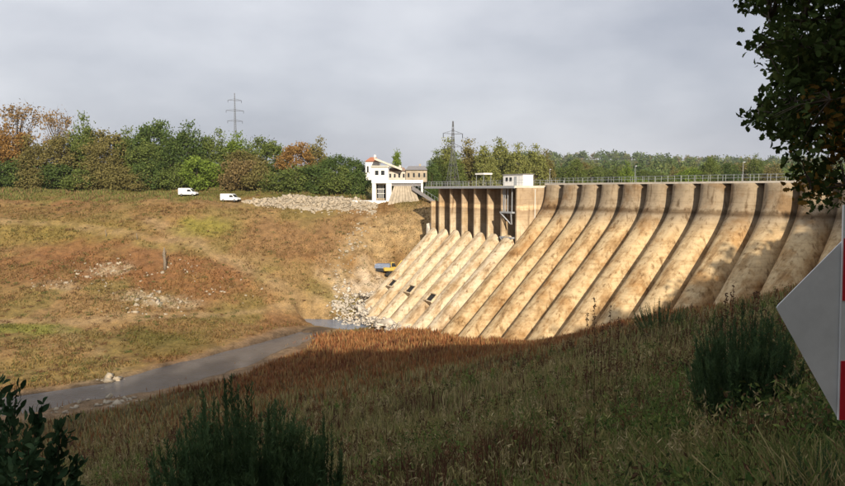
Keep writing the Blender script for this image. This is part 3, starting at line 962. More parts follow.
for px, py, w, Y, kind, col in LEFT:
    x = (px - CX) / F_PX * Y; zb = hz(x, Y)
    top = at(px, py, Y).z
    j = vis.index((px, py, w, Y, kind, col)) if px > -20 else None
    lab = '%s %s, %s tall tree from the left along the far bank' % (col, 'half-bare tree' if kind == 'sparse' else 'leafy tree', ORD[j]) if j is not None else 'mid green tree left of the row on the far bank'
    put_tree('bare_tree' if kind == 'sparse' else 'broadleaf_tree', kind, col, (x, Y, zb - .2), top - zb, w * Y / F_PX * 1.12, lab, 'tall trees along the far bank')
BUSH = [(-8, 166, 34, 202, 'dark green'), (12, 160, 34, 203, 'dark green'), (36, 168, 30, 202, 'olive'), (58, 164, 32, 204, 'dark green'), (80, 170, 30, 201, 'mid green'), (98, 166, 34, 203, 'olive'), (120, 166, 30, 202, 'olive'),
        (138, 172, 26, 201, 'olive'), (152, 160, 32, 204, 'dark green'), (176, 164, 30, 203, 'mid green'), (199, 157, 34, 202, 'bright green'), (218, 164, 26, 206, 'bright green'),
        (240, 160, 34, 203, 'brownish'), (258, 166, 30, 202, 'olive'), (276, 172, 28, 200, 'mid green'), (296, 166, 32, 202, 'mid green'), (316, 165, 32, 203, 'dark green'), (337, 168, 32, 202, 'mid green'), (356, 170, 26, 203, 'dark green')]
for i, (px, py, w, Y, col) in enumerate(BUSH):
    x = (px - CX) / F_PX * Y; zb = hz(x, Y)
    put_tree('bush', 'bush', col, (x, Y, zb - .2), at(px, py, Y).z - zb, w * Y / F_PX * 1.15, '%s bush under the far bank trees, %s bush from the left' % (col, ORD[i]), 'bushes under the far bank trees')

# behind the dam
POP = [(437, 152, 22, 232, 'poplar', 'mid green'), (448, 141, 26, 240, 'poplar', 'yellow-green'), (468, 142, 28, 246, 'poplar', 'olive'), (485, 146, 26, 238, 'poplar', 'yellow-green'),
       (500, 142, 28, 248, 'poplar', 'yellow-green'), (517, 146, 26, 240, 'poplar', 'yellow-green'), (534, 148, 26, 246, 'poplar', 'yellow-green'), (455, 155, 24, 226, 'poplar', 'mid green'), (545, 152, 20, 252, 'poplar', 'olive'),
       (397, 150, 13, 215, 'cone', 'bright green'), (432, 160, 16, 212, 'round', 'dark green'), (420, 168, 20, 222, 'round', 'mid green')]
POP.sort(key=lambda t_: t_[0])
jp = 0
for px, py, w, Y, kind, col in POP:
    x = (px - CX) / F_PX * Y; zb = hz(x, Y)
    if kind == 'poplar':
        lab = '%s poplar-like tree behind the spillway deck, %s from the left' % (col, ORD[jp]); jp += 1
    elif kind == 'cone': lab = 'slim pointed green tree rising behind the white intake building'
    else: lab = ('dark green' if px == 432 else 'mid green') + ' round tree between the white intake building and the poplars'
    put_tree('poplar_tree' if kind == 'poplar' else ('pointed_tree' if kind == 'cone' else 'broadleaf_tree'), kind, col, (x, Y, zb - .3), at(px, py, Y).z - zb, w * Y / F_PX * 1.15, lab, 'trees behind the spillway')
rr = random.Random(5)
BEH = []
for px in range(556, 905, 9):
    py = 166 + rr.choice((-5, 0, 0, 3, 6)) + rr.uniform(-3, 3) + 4 * math.sin(px / 31)
    BEH.append((px + rr.uniform(-3, 3), py, rr.uniform(14, 30), rr.uniform(255, 360), rr.choice(['mid green', 'mid green', 'bright green', 'olive', 'yellow-green', 'dark green'])))
BEH.sort()
for i, (px, py, w, Y, col) in enumerate(BEH):
    x = (px - CX) / F_PX * Y; zb = hz(x, Y)
    put_tree('woodland_tree', 'round', col, (x, Y, zb - .3), max(5, at(px, py, Y).z - zb), w * Y / F_PX * 1.15, '%s tree beyond the dam crest, %s from the spillway end' % (col, ORD[i]), 'woodland trees beyond the crest')

# far wooded hills: one mass of crowns
rng = np.random.default_rng(77)
cl = []
for lo, hi, n, rad in ((390, 780, 620, 4.5), (1050, 1700, 900, 8.0)):
    y = rng.uniform(lo, hi, n); u = rng.uniform(-.12, .95, n)
    cl += [(a * b, b, rad * s) for a, b, s in zip(u, y, rng.uniform(.7, 1.35, n))]
cl = np.array(cl); zg = H(cl[:, 0], cl[:, 1])
NL = 150
d = rng.normal(size=(len(cl), NL, 3)); d /= np.linalg.norm(d, axis=2)[..., None] ** .75
d[..., 2] = np.abs(d[..., 2]) * 1.1 - .1
d *= rng.uniform(.55, 1.08, (len(cl), NL, 1))
C = np.stack([cl[:, 0, None] + d[..., 0] * cl[:, 2, None], cl[:, 1, None] + d[..., 1] * cl[:, 2, None], zg[:, None] + cl[:, 2, None] * (.15 + d[..., 2] * 1.3)], 2).reshape(-1, 3)
V, Fq = leaf_quads(C, np.repeat(cl[:, 2] * .21, NL), rng)
fme = np_mesh('wooded_hills', V, Fq)
pal = np.array([(.085, .125, .042), (.11, .15, .048), (.14, .165, .058), (.17, .145, .065), (.07, .105, .038)])
set_col(fme, np.repeat(pal[rng.integers(0, 5, len(cl))], NL * 4, 0) * rng.uniform(.75, 1.25, (len(V) // 4, 1)).repeat(4, 0))
M['far_foliage'] = attr_foliage('far_foliage')
tag(link_mesh('wooded_hills', fme, M['far_foliage']), 'green wooded hills along the skyline beyond the dam', 'woodland', kind='stuff')

# trees on the camera's own bank, outside the view: they shade the slope and dapple the right of the dam
SH = [(-50, -30, 26.5), (-40, -31, 28), (-31, -29, 30), (-22, -32, 32.5), (-13, -30, 35), (-5, -31, 37), (4, -30, 39), (13, -31, 39.5), (22, -30, 38.5), (31, -29, 36.5), (40, -27, 36.5), (49, -20, 36), 
      (54, 2, 26), (45, 20, 17), (51, 32, 16.5), (58, 25, 23), (65, 33, 26), (67, 14, 27), (73, 27, 30), (59, 42, 16.5)]
ND = ['%s oak from the left behind the viewpoint, out of the frame' % ORD[i] for i in range(12)] + ['%s oak along the right of the near bank, out of the frame' % ORD[i] for i in range(8)]
for i_, (x, y, top) in enumerate(SH):
    zb = hz(x, y); top -= 6.0 if y < 0 else 3.0; x += 4 if y < 0 else 2
    put_tree('oak_tree', 'shade', 'dark green', (x, y, zb - .3), top - zb, 17 if y < 0 else 13, 'tall leafy ' + ND[i_], 'oaks behind the viewpoint')

# ------------------------------------------------------------------ far bank: buildings, pylons, vehicles, rubble
def wpt(px, py, Y): return at(px, py, Y)


def px2m(Y): return Y / F_PX


def box_px(b, x0, x1, y0, y1, Y, depth):
    """axis-aligned block whose front face spans these pixels at depth Y"""
    a, c = at(x0, y1, Y), at(x1, y0, Y)
    b.box(((a.x + c.x) / 2, Y + depth / 2, (a.z + c.z) / 2), (c.x - a.x, depth, c.z - a.z)); return b


bld = empty('intake_building', wpt(382, 204, 188))
inv = Vector(bld.location)


def part(b, name, mat, parent, bevel=0.0):
    L0 = Vector(parent.matrix_basis.translation) if parent.parent is None else Vector(parent.parent.matrix_basis.translation)
    b.v = [tuple(Vector(v) - L0) for v in b.v]
    return b.build(name, mat, parent, bevel=bevel)


tag(bld, 'white concrete intake building with tall open portal at the head of the dam', 'building')
part(box_px(MB(), 371.5, 388, 167, 180, 187, 6), 'upper_wall', M['white'], bld)
part(box_px(MB(), 370.5, 389, 165.6, 167.0, 186.5, 7), 'roof', M['pale_concrete'], bld)
for x0, x1 in ((375, 378.5), (381, 384.5)):
    part(box_px(MB(), x0, x1, 170.5, 175, 186.9, .3), 'window', M['glass'], bld)
part(box_px(MB(), 371.5, 423, 180, 183.2, 185.6, 7), 'crossbeam', M['white'], bld)
part(box_px(MB(), 372.2, 375.8, 183.2, 203, 185.8, 1.6), 'column', M['white'], bld)
part(box_px(MB(), 386.2, 391.5, 183.2, 203, 185.8, 1.6), 'column', M['white'], bld)
part(box_px(MB(), 421.0, 423, 183.2, 196, 185.8, 1.2), 'column', M['white'], bld)
part(box_px(MB(), 375.8, 386.2, 183.2, 201, 189, .5), 'back_wall', M['stone'], bld)
wnd = part(box_px(MB(), 377, 385.2, 185, 198, 188.9, .2), 'window', M['glass'], bld)
b = MB()
for x in (379, 381, 383): box_px(b, x - .2, x + .2, 185, 198, 188.8, .2)
for y in (189, 193.5): box_px(b, 377, 385.2, y - .2, y + .2, 188.75, .2)
b.v = [tuple(Vector(v) - inv) for v in b.v]; b.build('glazing_bars', M['white'], wnd)
part(box_px(MB(), 352, 386, 200.5, 205, 185, 5), 'base_slab', M['white'], bld)
part(box_px(MB(), 389, 421, 183.2, 186, 186.2, 5), 'gallery_floor', M['roof_grey'], bld)
# battered wing wall of striped masonry
wing = empty('wing_wall', wpt(404, 207, 183)); inv2 = Vector(wing.location)
tag(wing, 'battered pale masonry wing wall below the white gallery', 'wall')
A, B_, Cc, D = [at(x, y, Y) for x, y, Y in ((386.5, 208, 182.5), (422, 207, 182.5), (413, 186, 185.4), (394, 186, 185.4))]
n_st = 9
for i in range(n_st):
    f0, f1 = i / n_st + .004, (i + 1) / n_st - .004
    q = [A.lerp(B_, f0), A.lerp(B_, f1), D.lerp(Cc, f1), D.lerp(Cc, f0)]
    off = Vector((0, rr.uniform(-.12, .12), 0))
    q = [v + off - inv2 for v in q]
    bk = [v + Vector((0, 4, 0)) for v in q]
    MB().add(q + bk, [(0, 1, 2, 3), (7, 6, 5, 4), (0, 4, 5, 1), (1, 5, 6, 2), (2, 6, 7, 3), (3, 7, 4, 0)]).build('masonry_strip', M['stone'], wing)
# ramp with dark parapet
rp = empty('stair_ramp', wpt(425, 205, 182)); tag(rp, 'dark sloping stair ramp beside the striped wing wall', 'ramp')
b = MB(); a0, a1 = at(412, 190, 184), at(438, 206, 180)
b.add([a0, a1, a1 + Vector((0, 0, .9)), a0 + Vector((0, 0, 1.2)), a0 + Vector((0, 2, 0)), a1 + Vector((0, 2, 0)), a1 + Vector((0, 2, .9)), a0 + Vector((0, 2, 1.2))],
      [(0, 1, 2, 3), (7, 6, 5, 4), (0, 4, 5, 1), (1, 5, 6, 2), (2, 6, 7, 3), (3, 7, 4, 0)])
part(b, 'ramp_slab', M['roof_grey'], rp)
b = MB()
for i in range(9):
    a = a0.lerp(a1, i / 8) + Vector((0, 0, 1)); b.bar(a, a + Vector((0, 0, 1.0)), .04)
b.bar(a0 + Vector((0, 0, 2)), a1 + Vector((0, 0, 2)), .04)
part(b, 'handrail', M['metal'], rp)


def house(name, x0, x1, yb, ye, yr, Y, depth, wall, roof, label, nwin, hip=.25):
    h = empty(name, at((x0 + x1) / 2, yb, Y)); inv_ = Vector(h.location)
    tag(h, label, 'house', 'houses behind the intake building')
    part(box_px(MB(), x0, x1, ye, yb, Y, depth), 'wall', wall, h)
    a, c, rg = at(x0 - .6, ye, Y), at(x1 + .6, ye, Y), at((x0 + x1) / 2, yr, Y)
    ww = (c.x - a.x) * hip
    vs = [(a.x, Y - .5, a.z + .02), (c.x, Y - .5, a.z + .02), (c.x, Y + depth + .5, a.z + .02), (a.x, Y + depth + .5, a.z + .02), (a.x + ww, Y + depth / 2, rg.z), (c.x - ww, Y + depth / 2, rg.z)]
    b = MB(); b.add(vs, [(0, 1, 5, 4), (2, 3, 4, 5), (0, 4, 3), (1, 2, 5), (3, 2, 1, 0)]); rf_ = part(b, 'roof', roof, h)
    b = MB(); box_px(b, x0 + (x1 - x0) * .62, x0 + (x1 - x0) * .62 + 2, yr - 1.6, yr + 2, Y + depth / 2, 1.0)
    b.v = [tuple(Vector(v) - inv_) for v in b.v]; b.build('chimney', wall, rf_)
    for i in range(nwin):
        xc = x0 + (x1 - x0) * (i + .5) / nwin; hh = (yb - ye)
        part(box_px(MB(), xc - .9, xc + .9, ye + hh * .25, ye + hh * .6, Y - .04, .1), 'window', M['glass'], h)
    return h


house('house', 365.5, 379, 180, 161.5, 156.5, 206, 9, M['white'], M['roof_red'], 'white house with orange-red roof peeping above the intake building', 3, .3)
house('house', 388, 406, 182, 171.0, 167, 204, 8, M['pale_concrete'], M['brick'], 'low pale house with red-brown roof right of the white intake building', 4, .15)
house('house', 406, 427, 182, 170, 165.5, 203, 9, M['stone'], M['roof_grey'], 'low grey-roofed house half hidden by the dark tree', 4, .12)
house('house', 226, 232, 190, 155, 152, 226, 8, M['white'], M['roof_grey'], 'pale house glimpsed through the bright green far bank trees', 2, .2)
house('house', 259, 267, 190, 166, 163, 226, 8, M['white'], M['roof_grey'], 'small white house glimpsed behind the brownish bush', 2, .2)
# pale sloping gable of the red-roofed house
g_ = empty('lean_to_roof', at(393, 172, 201)); tag(g_, 'long pale sloping roof running down behind the white intake building', 'roof')
b = MB(); a, c = at(374, 159.5, 201), at(402, 170.5, 201)
b.add([a, c, c + Vector((0, 0, .6)), a + Vector((0, 0, .6)), a + Vector((0, 6, 0)), c + Vector((0, 6, 0)), c + Vector((0, 6, .6)), a + Vector((0, 6, .6))],
      [(0, 1, 2, 3), (7, 6, 5, 4), (0, 4, 5, 1), (1, 5, 6, 2), (2, 6, 7, 3), (3, 7, 4, 0)])
part(b, 'roof_slab', M['pale_concrete'], g_)


def pylon(px, ytop, Y, base_z, arms, label, wbase, group='lattice pylons'):
    top = at(px, ytop, Y); Ht = top.z - base_z
    t = empty('lattice_pylon', (top.x, Y, base_z), .35)
    tag(t, label, 'pylon', group)
    waist = Ht * .62
    def hw(z): return wbase / 2 * (1 - z / waist) + .55 * z / waist if z < waist else .55 * (1 - (z - waist) / (Ht - waist) * .75)
    r0 = max(.07, Y * .00026)
    for sx in (-1, 1):
        for sy in (-1, 1):
            MB().tube([(sx * hw(z), sy * hw(z), z) for z in (0, waist, Ht)], [r0 * 1.3, r0, r0 * .7], 4).build('leg', M['pylon'], t)
    b = MB(); zs = [0]
    while zs[-1] < Ht - 1: zs.append(zs[-1] + max(1.3, hw(zs[-1]) * 1.8))
    zs[-1] = Ht
    for z0, z1 in zip(zs, zs[1:]):
        a, c = hw(z0), hw(z1)
        for sgn in (-1, 1):
            b.bar((-a, sgn * a, z0), (c, sgn * c, z1), r0 * .55); b.bar((a, sgn * a, z0), (-c, sgn * c, z1), r0 * .55)
            b.bar((sgn * a, -a, z0), (sgn * c, c, z1), r0 * .55); b.bar((sgn * a, a, z0), (sgn * c, -c, z1), r0 * .55)
    b.build('bracing', M['pylon'], t)
    for fz, la in arms:
        z = Ht * fz; b = MB()
        for s in (-1, 1):
            for sy in (-.35, .35): b.bar((0, sy, z), (s * la, 0, z + .1), r0 * .8)
            b.bar((0, 0, z + 1.1), (s * la, 0, z + .1), r0 * .8)
            b.bar((s * la * .5, 0, z), (s * la * .5, 0, z + .6), r0 * .6)
        arm = b.build('crossarm', M['pylon'], t)
        for s in (-1, 1):
            for f_ in (.95,):
                MB().tube([(s * la * f_, 0, z), (s * la * f_, 0, z - 1.3)], [.11, .11], 5).build('insulator', M['glass'], arm)
    return t


pylon(234.5, 93, 420, 2, ((.70, 4.6), (.81, 5.4), (.92, 4.2)), 'distant grey lattice pylon rising above the far bank trees', 6)
pylon(453, 121, 213, hz(9.5, 213), ((.72, 3.0), (.86, 3.4)), 'lattice pylon standing right behind the spillway deck', 5.4)


def van(px, py, Y, rz, label, L=5.1, Wd=1.95, Hh=2.15):
    x = (px - CX) / F_PX * Y; z = at(px, py, Y).z
    zg = hz(x, Y)
    t = empty('van', (x, Y, zg + .02), rz); tag(t, label, 'van', 'white vans on the far bank')
    prof = [(-L / 2, .35), (L / 2 - .1, .35), (L / 2, .6), (L / 2 - .05, .95), (L / 2 - .95, 1.15), (L / 2 - 1.75, Hh - .12), (L / 2 - 2.1, Hh), (-L / 2 + .12, Hh), (-L / 2, Hh - .15)]
    MB().prism(prof, -Wd / 2, Wd / 2, 'y').build('body', M['white_car'], t, bevel=.07)
    MB().add([(L / 2 - .98, -Wd * .42, 1.19), (L / 2 - .98, Wd * .42, 1.19), (L / 2 - 1.70, Wd * .40, Hh - .2), (L / 2 - 1.70, -Wd * .40, Hh - .2)], [(0, 1, 2, 3)]).build('windscreen', M['glass'], t).location.x = .03
    for s in (-1, 1):
        y = s * (Wd / 2 + .012)
        MB().prism([(L / 2 - 1.2, 1.2), (L / 2 - 2.5, 1.2), (L / 2 - 2.5, 1.75), (L / 2 - 1.72, 1.78)], y - .012, y + .012, 'y').build('side_window', M['glass'], t)
        MB().box((L / 2 - .06, s * .7, .8), (.12, .32, .22)).build('headlight', M['pale_concrete'], t)
        for xx in (-L / 2 + .95, L / 2 - .95):
            wh = MB().tube([(xx, s * (Wd / 2 - .2), .33), (xx, s * (Wd / 2 + .03), .33)], [.34, .34], 14).build('wheel', M['rubber'], t)
            MB().tube([(xx, s * (Wd / 2 + .032), .33), (xx, s * (Wd / 2 + .045), .33)], [.19, .17], 10).build('rim', M['metal'], wh)
    MB().box((L / 2 + .02, 0, .45), (.12, Wd * .96, .22)).build('bumper', M['rubber'], t)
    MB().box((-L / 2 - .012, 0, 1.55), (.02, Wd * .7, .5)).build('rear_window', M['glass'], t)
    return t


van(189, 194.5, 191, R(-5), 'white panel van parked further left on the far bank')
van(231, 198, 189, R(-16), 'white van nosing downhill beside the stone heap', L=5.4)


def chunks(n, sampler, size, rng, flat=.7):
    """angular stones, joined"""
    base = np.array([(-1, -1, -1), (1, -1, -1), (1, 1, -1), (-1, 1, -1), (-1, -1, 1), (1, -1, 1), (1, 1, 1), (-1, 1, 1)], float) * .5
    fq = np.array([(3, 2, 1, 0), (4, 5, 6, 7), (0, 1, 5, 4), (1, 2, 6, 5), (2, 3, 7, 6), (3, 0, 4, 7)])
    V = []
    for i in range(n):
        p = sampler(rng); s = size * float(np.clip(rng.lognormal(-.25, .55), .25, 2.4))
        v = base * (1 + rng.normal(size=(8, 3)) * .22) * s * np.array([rng.uniform(.7, 1.4), rng.uniform(.7, 1.2), flat])
        a = rng.normal(size=3) * .5; v = v @ np.array(Matrix.Rotation(a[0], 3, 'X') @ Matrix.Rotation(a[1], 3, 'Y') @ Matrix.Rotation(rng.uniform(0, 6), 3, 'Z'))
        V.append(v + p)
    V = np.concatenate(V); Fq = (fq[None] + np.arange(n)[:, None, None] * 8).reshape(-1, 4)
    return V, Fq


rng = np.random.default_rng(5)
# heap of pale stone on the far bank
heap = empty('stone_heap', gp(305, 209, 100)); hl = Vector(heap.location)
tag(heap, 'long low heap of pale broken stone at the top of the far bank', 'stone heap')
HC = [(242, 207, 187), (275, 207, 186), (310, 207, 186), (345, 208, 184), (376, 210, 182)]
hpts = [(at(*q).x, at(*q).y) for q in HC]
hx = np.linspace(hpts[0][0] - 1, hpts[-1][0] + 1, 60); hv = np.linspace(-5, 9, 16)
HX, HV = np.meshgrid(hx, hv); HYc = np.interp(HX, [p[0] for p in hpts], [p[1] for p in hpts]); HY = HYc + HV


def heap_h(x, v):
    f = np.clip((x - hx[0]) / 16, 0, 1) * np.clip((hx[-1] - x) / 9, 0, 1)
    return (.9 + 1.6 * fbm(x / 6, v / 9)) * f ** .7 * np.exp(-((v - 2 - 2 * (fbm(x / 5 + 7, x * 0 + 2) - .5)) / (1.6 + 2.2 * f)) ** 2)


HZ = H(HX, HY) + heap_h(HX, HV) + (fbm(HX / .9, HV / .9) - .5) * .5 - .35
i2 = np.arange(HX.size).reshape(HX.shape)
Fh = np.stack([i2[:-1, :-1].ravel(), i2[:-1, 1:].ravel(), i2[1:, 1:].ravel(), i2[1:, :-1].ravel()], 1)
o = link_mesh('heap_core', np_mesh('heap_core', np.stack([HX.ravel() - hl.x, HY.ravel() - hl.y, HZ.ravel() - hl.z], 1), Fh), M['stone'], heap)


def smp(r):
    f_ = r.random(); x = hx[1] + (hx[-2] - hx[1]) * (f_ ** .8); v = 1.2 + r.normal() * (.5 + 1.9 * min(1, f_ * 3)); y = np.interp(x, [p[0] for p in hpts], [p[1] for p in hpts]) + v
    return np.array([x, y, hz(x, y) + float(heap_h(np.array([x]), np.array([v]))[0]) - .12]) - np.array(hl)


V, Fq = chunks(1500, smp, .42, rng)
o = link_mesh('loose_stones', np_mesh('loose_stones', V, Fq), M['stone'], heap); o['kind'] = 'stuff'

# demolition rubble at the toe of the spillway
rub = empty('rubble_pile', gp(375, 308, 120)); rl = Vector(rub.location)
tag(rub, 'whitish demolition rubble spread at the foot of the spillway', 'rubble')
RC = [local_pt(k, float(S(z)) + q, z) for k, z, q in ((-6.9, -24.5, 1.8), (-6.9, -26.5, 2), (-6.4, -26.8, 2), (-5.8, -27.6, 2.2), (-5.0, -28.2, 2.6), (-4.2, -28, 2.4), (-3.3, -28, 2.6), (-7.4, -28.5, 3), (-6.8, -29, 5), (-5.6, -29, 5), (-2.4, -28, 2.6))]


def toe_z(x, y, zc):
    return max(hz(x, y), zc)


def smp2(r):
    c = RC[r.integers(0, len(RC))]; x = c.x + r.normal() * 1.5; y = c.y + r.normal() * 1.5
    return np.array([x, y, toe_z(x, y, c.z + r.normal() * .35) + abs(r.normal()) * .25]) - np.array(rl)


V, Fq = chunks(1000, smp2, .55, rng, .36)
o = link_mesh('broken_concrete', np_mesh('broken_concrete', V, Fq), M['silt'], rub); o['kind'] = 'stuff'
for c in RC[:9]:
    V, Fq = chunks(1, lambda r: np.array([0, 0, .25]), 1.05, rng, .4)
    o = link_mesh('concrete_slab', np_mesh('concrete_slab', V, Fq), M['silt'], rub); o.location = c - rl
# stones on the river bars and pale rock showing on the slope
def stones(pts, n, size, name, label, spread, mat, cat='stones'):
    P0 = [gp(*q) for q in pts]; o0 = P0[0]
    def f(r):
        c = P0[r.integers(0, len(P0))]; x = c.x + r.normal() * spread[0]; y = c.y + r.normal() * spread[1]
        return np.array([x - o0.x, y - o0.y, hz(x, y) - o0.z + .02])
    V, Fq = chunks(n, f, size, rng, .55)
    o_ = link_mesh(name, np_mesh(name, V, Fq), mat); o_.location = o0
    tag(o_, label, cat, kind='stuff')


stones([(98, 397), (108, 396), (118, 395), (128, 394), (100, 406), (112, 404), (124, 402), (60, 412)], 110, .36, 'river_stones', 'pale stones lying on the near gravel bar of the river', (1.2, .8), M['stone'])
stones([(108, 383), (116, 381), (122, 380)], 40, .42, 'bank_stones', 'pale stones at the tip of the far river bank', (1.0, .6), M['stone'])
stones([(112, 266), (105, 272), (150, 296), (158, 300), (140, 301), (168, 305), (186, 268), (215, 290), (90, 277), (60, 288), (128, 278), (130, 312)], 230, .36, 'slope_stones', 'pale broken rock scattered over the red-brown far slope', (3.6, 1.8), M['stone'])
stones([(352, 246), (348, 256), (340, 268), (336, 277), (360, 232), (356, 240)], 150, .34, 'gully_stones', 'pale stones lining the gully down to the dam foot', (1.5, 1.5), M['stone'])

# excavator and the blue machine beside it
ep = gp(391, 276, 100); ep.y += 0
t = empty('excavator', ep, R(20)); tag(t, 'small yellow excavator working beside the left edge of the spillway', 'excavator')
for s in (-1, 1):
    MB().prism([(-1.5, .1), (1.5, .1), (1.85, .45), (1.5, .85), (-1.5, .85), (-1.85, .45)], s * 1.1 - .28, s * 1.1 + .28, 'y').build('track', M['rubber'], t)
MB().box((0, 0, 1.0), (1.9, 1.8, .4)).build('undercarriage', M['rubber'], t)
MB().prism([(-2.0, 1.2), (1.3, 1.2), (1.3, 1.7), (.2, 1.9), (-1.8, 2.1), (-2.1, 1.8)], -1.2, 1.2, 'y').build('engine_body', M['yellow'], t, bevel=.08)
cb = MB().prism([(.1, 1.7), (1.35, 1.7), (1.25, 2.5), (1.0, 3.1), (.1, 3.1)], .25, 1.2, 'y').build('cab', M['yellow'], t, bevel=.05)
MB().prism([(.25, 2.0), (1.37, 2.0), (1.25, 2.5), (1.02, 2.95), (.25, 2.95)], .22, 1.23, 'y').build('cab_glass', M['glass'], cb)
MB().tube([(1.2, -.4, 1.6), (2.6, -.4, 3.3), (4.6, -.4, 3.5)], [.26, .34, .2], 4).build('boom', M['yellow'], t)
MB().tube([(4.3, -.4, 3.6), (5.2, -.4, 1.6)], [.2, .14], 4).build('arm', M['yellow'], t)
MB().prism([(5.0, 1.7), (5.5, 1.5), (5.6, .8), (5.1, .55), (4.7, .9)], -.85, .05, 'y').build('bucket', M['rubber'], t)
mp_ = gp(383, 272, 100)
t = empty('drilling_rig', mp_, R(-10)); tag(t, 'low blue-grey crawler machine in front of the yellow excavator', 'machine')
for s in (-1, 1): MB().prism([(-1.4, .05), (1.4, .05), (1.7, .4), (1.4, .75), (-1.4, .75), (-1.7, .4)], s * .95 - .22, s * .95 + .22, 'y').build('track', M['rubber'], t)
MB().prism([(-1.9, .8), (1.7, .8), (2.0, 1.3), (1.6, 1.9), (-1.6, 1.9), (-1.9, 1.5)], -1.0, 1.0, 'y').build('body', M['blue'], t, bevel=.06)
MB().tube([(-1.9, 0, 1.6), (-3.0, 0, 2.4), (-3.4, 0, .4)], [.16, .14, .12], 5).build('boom', M['steel_paint'], t)
dk = local_pt(-7.35, 10.0, -12.6)
t = empty('steel_skip', (dk.x, dk.y, hz(dk.x, dk.y) - .1), .4); tag(t, 'dark steel skip perched at the left edge of the spillway', 'skip')
MB().prism([(-1.5, 0), (1.5, 0), (1.9, 1.9), (-1.9, 1.9)], -1.1, 1.1, 'y').build('bin', M['rubber'], t)
MB().prism([(-2.0, 1.9), (2.0, 1.9), (2.0, 2.05), (-2.0, 2.05)], -1.2, 1.2, 'y').build('rim', M['brick'], t)

# dead trunk and stakes on the far slope
for px, py, hgt, lab in ((165, 271, 4.9, 'tall dead tree trunk standing alone on the red-brown far slope'), (106, 237, 1.8, 'short wooden stake on the greenish part of the far slope'), (137, 240, 1.6, 'short wooden stake right of the greenish part of the far slope')):
    p = gp(px, py); t = empty('dead_trunk' if hgt > 3 else 'wooden_stake', p); tag(t, lab, 'trunk' if hgt > 3 else 'stake')
    r0 = .34 if hgt > 3 else .1
    MB().tube([(0, 0, -.3), (.05, 0, hgt * .35), (-.12, 0, hgt * .7), (-.02, .1, hgt)], [r0 * 1.2, r0 * .9, r0, r0 * .35], 8).build('stem', M['bark_pale'], t, True)
    if hgt > 3: MB().tube([(0, 0, hgt * .62), (.35, 0, hgt * .75), (.4, .1, hgt * .86)], [.14, .1, .03], 5).build('broken_branch', M['bark'], t, True)

# ------------------------------------------------------------------ vegetation as stuff
M['grass'] = attr_foliage('dry_grass_blades', .25)


def blades(P, hgt, wid, lean, C, rng, two=False, tipc=1.25):
    n = len(P)
    a = rng.uniform(0, 2 * math.pi, n); dr = np.stack([np.cos(a), np.sin(a), np.zeros(n)], 1)
    la = rng.uniform(0, 2 * math.pi, n); ld = np.stack([np.cos(la), np.sin(la), np.zeros(n)], 1) * (lean * hgt)[:, None]
    up = np.zeros((n, 3)); up[:, 2] = hgt
    w = dr * wid[:, None]
    if not two:
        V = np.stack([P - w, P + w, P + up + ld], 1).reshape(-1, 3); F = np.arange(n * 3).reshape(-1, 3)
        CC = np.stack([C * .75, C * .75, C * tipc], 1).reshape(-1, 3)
    else:
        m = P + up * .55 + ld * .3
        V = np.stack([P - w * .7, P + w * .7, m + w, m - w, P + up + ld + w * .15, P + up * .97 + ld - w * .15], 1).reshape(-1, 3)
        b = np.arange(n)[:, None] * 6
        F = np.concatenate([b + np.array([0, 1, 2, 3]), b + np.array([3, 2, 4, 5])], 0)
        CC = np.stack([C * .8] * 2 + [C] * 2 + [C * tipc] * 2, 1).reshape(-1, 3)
    return V, F, CC


def scatter_near(n, y0, y1, rng, power=1.0):
    y = y0 * (y1 / y0) ** (rng.random(n) ** power); u = rng.uniform(-.80, .80, n)
    x = u * y
    k = near_bank(x, y) > .4
    d_, p_ = seg_dist(x, y, RIVER); w_ = np.interp(p_, np.arange(len(RIV_W)), RIV_W)
    k &= rb_strip(x, y, d_, w_, fbm(x / 6 + 3, y / 6)) < .5
    # keep off the dam
    P0, nn, dd = crest(4)
    k &= ((x - P0[0]) * nn[0] + (y - P0[1]) * nn[1]) > 8
    return x[k], y[k]


rng = np.random.default_rng(21)


def grass_obj(name, label, n, y0, y1, pal, hr, wr, lean, two, power=1.0, patch=None, cat='grass'):
    x, y = scatter_near(n, y0, y1, rng, power)
    if patch is not None:
        k = patch(x, y) > rng.random(len(x)); x, y = x[k], y[k]
    z = H(x, y)
    m = len(x)
    cl_ = fbm(x / 2.2 + 5, y / 2.2); cl2 = fbm(x / 9 + 1, y / 9 + 2)
    hgt = rng.uniform(*hr, m) * (.55 + .9 * cl_) * (.7 + .6 * cl2)
    pal = np.array(pal); ci = np.clip((fbm(x / 4 + 40, y / 4) * 1.5 - .25 + rng.normal(size=m) * .16) * len(pal), 0, len(pal) - 1).astype(int)
    C = pal[ci] * rng.uniform(.65, 1.35, (m, 1))
    wid = rng.uniform(*wr, m) * (1 + y / 14)
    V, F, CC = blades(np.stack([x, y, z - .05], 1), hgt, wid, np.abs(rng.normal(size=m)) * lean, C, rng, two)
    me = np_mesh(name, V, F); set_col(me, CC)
    tag(link_mesh(name, me, M['grass']), label, cat, kind='stuff')


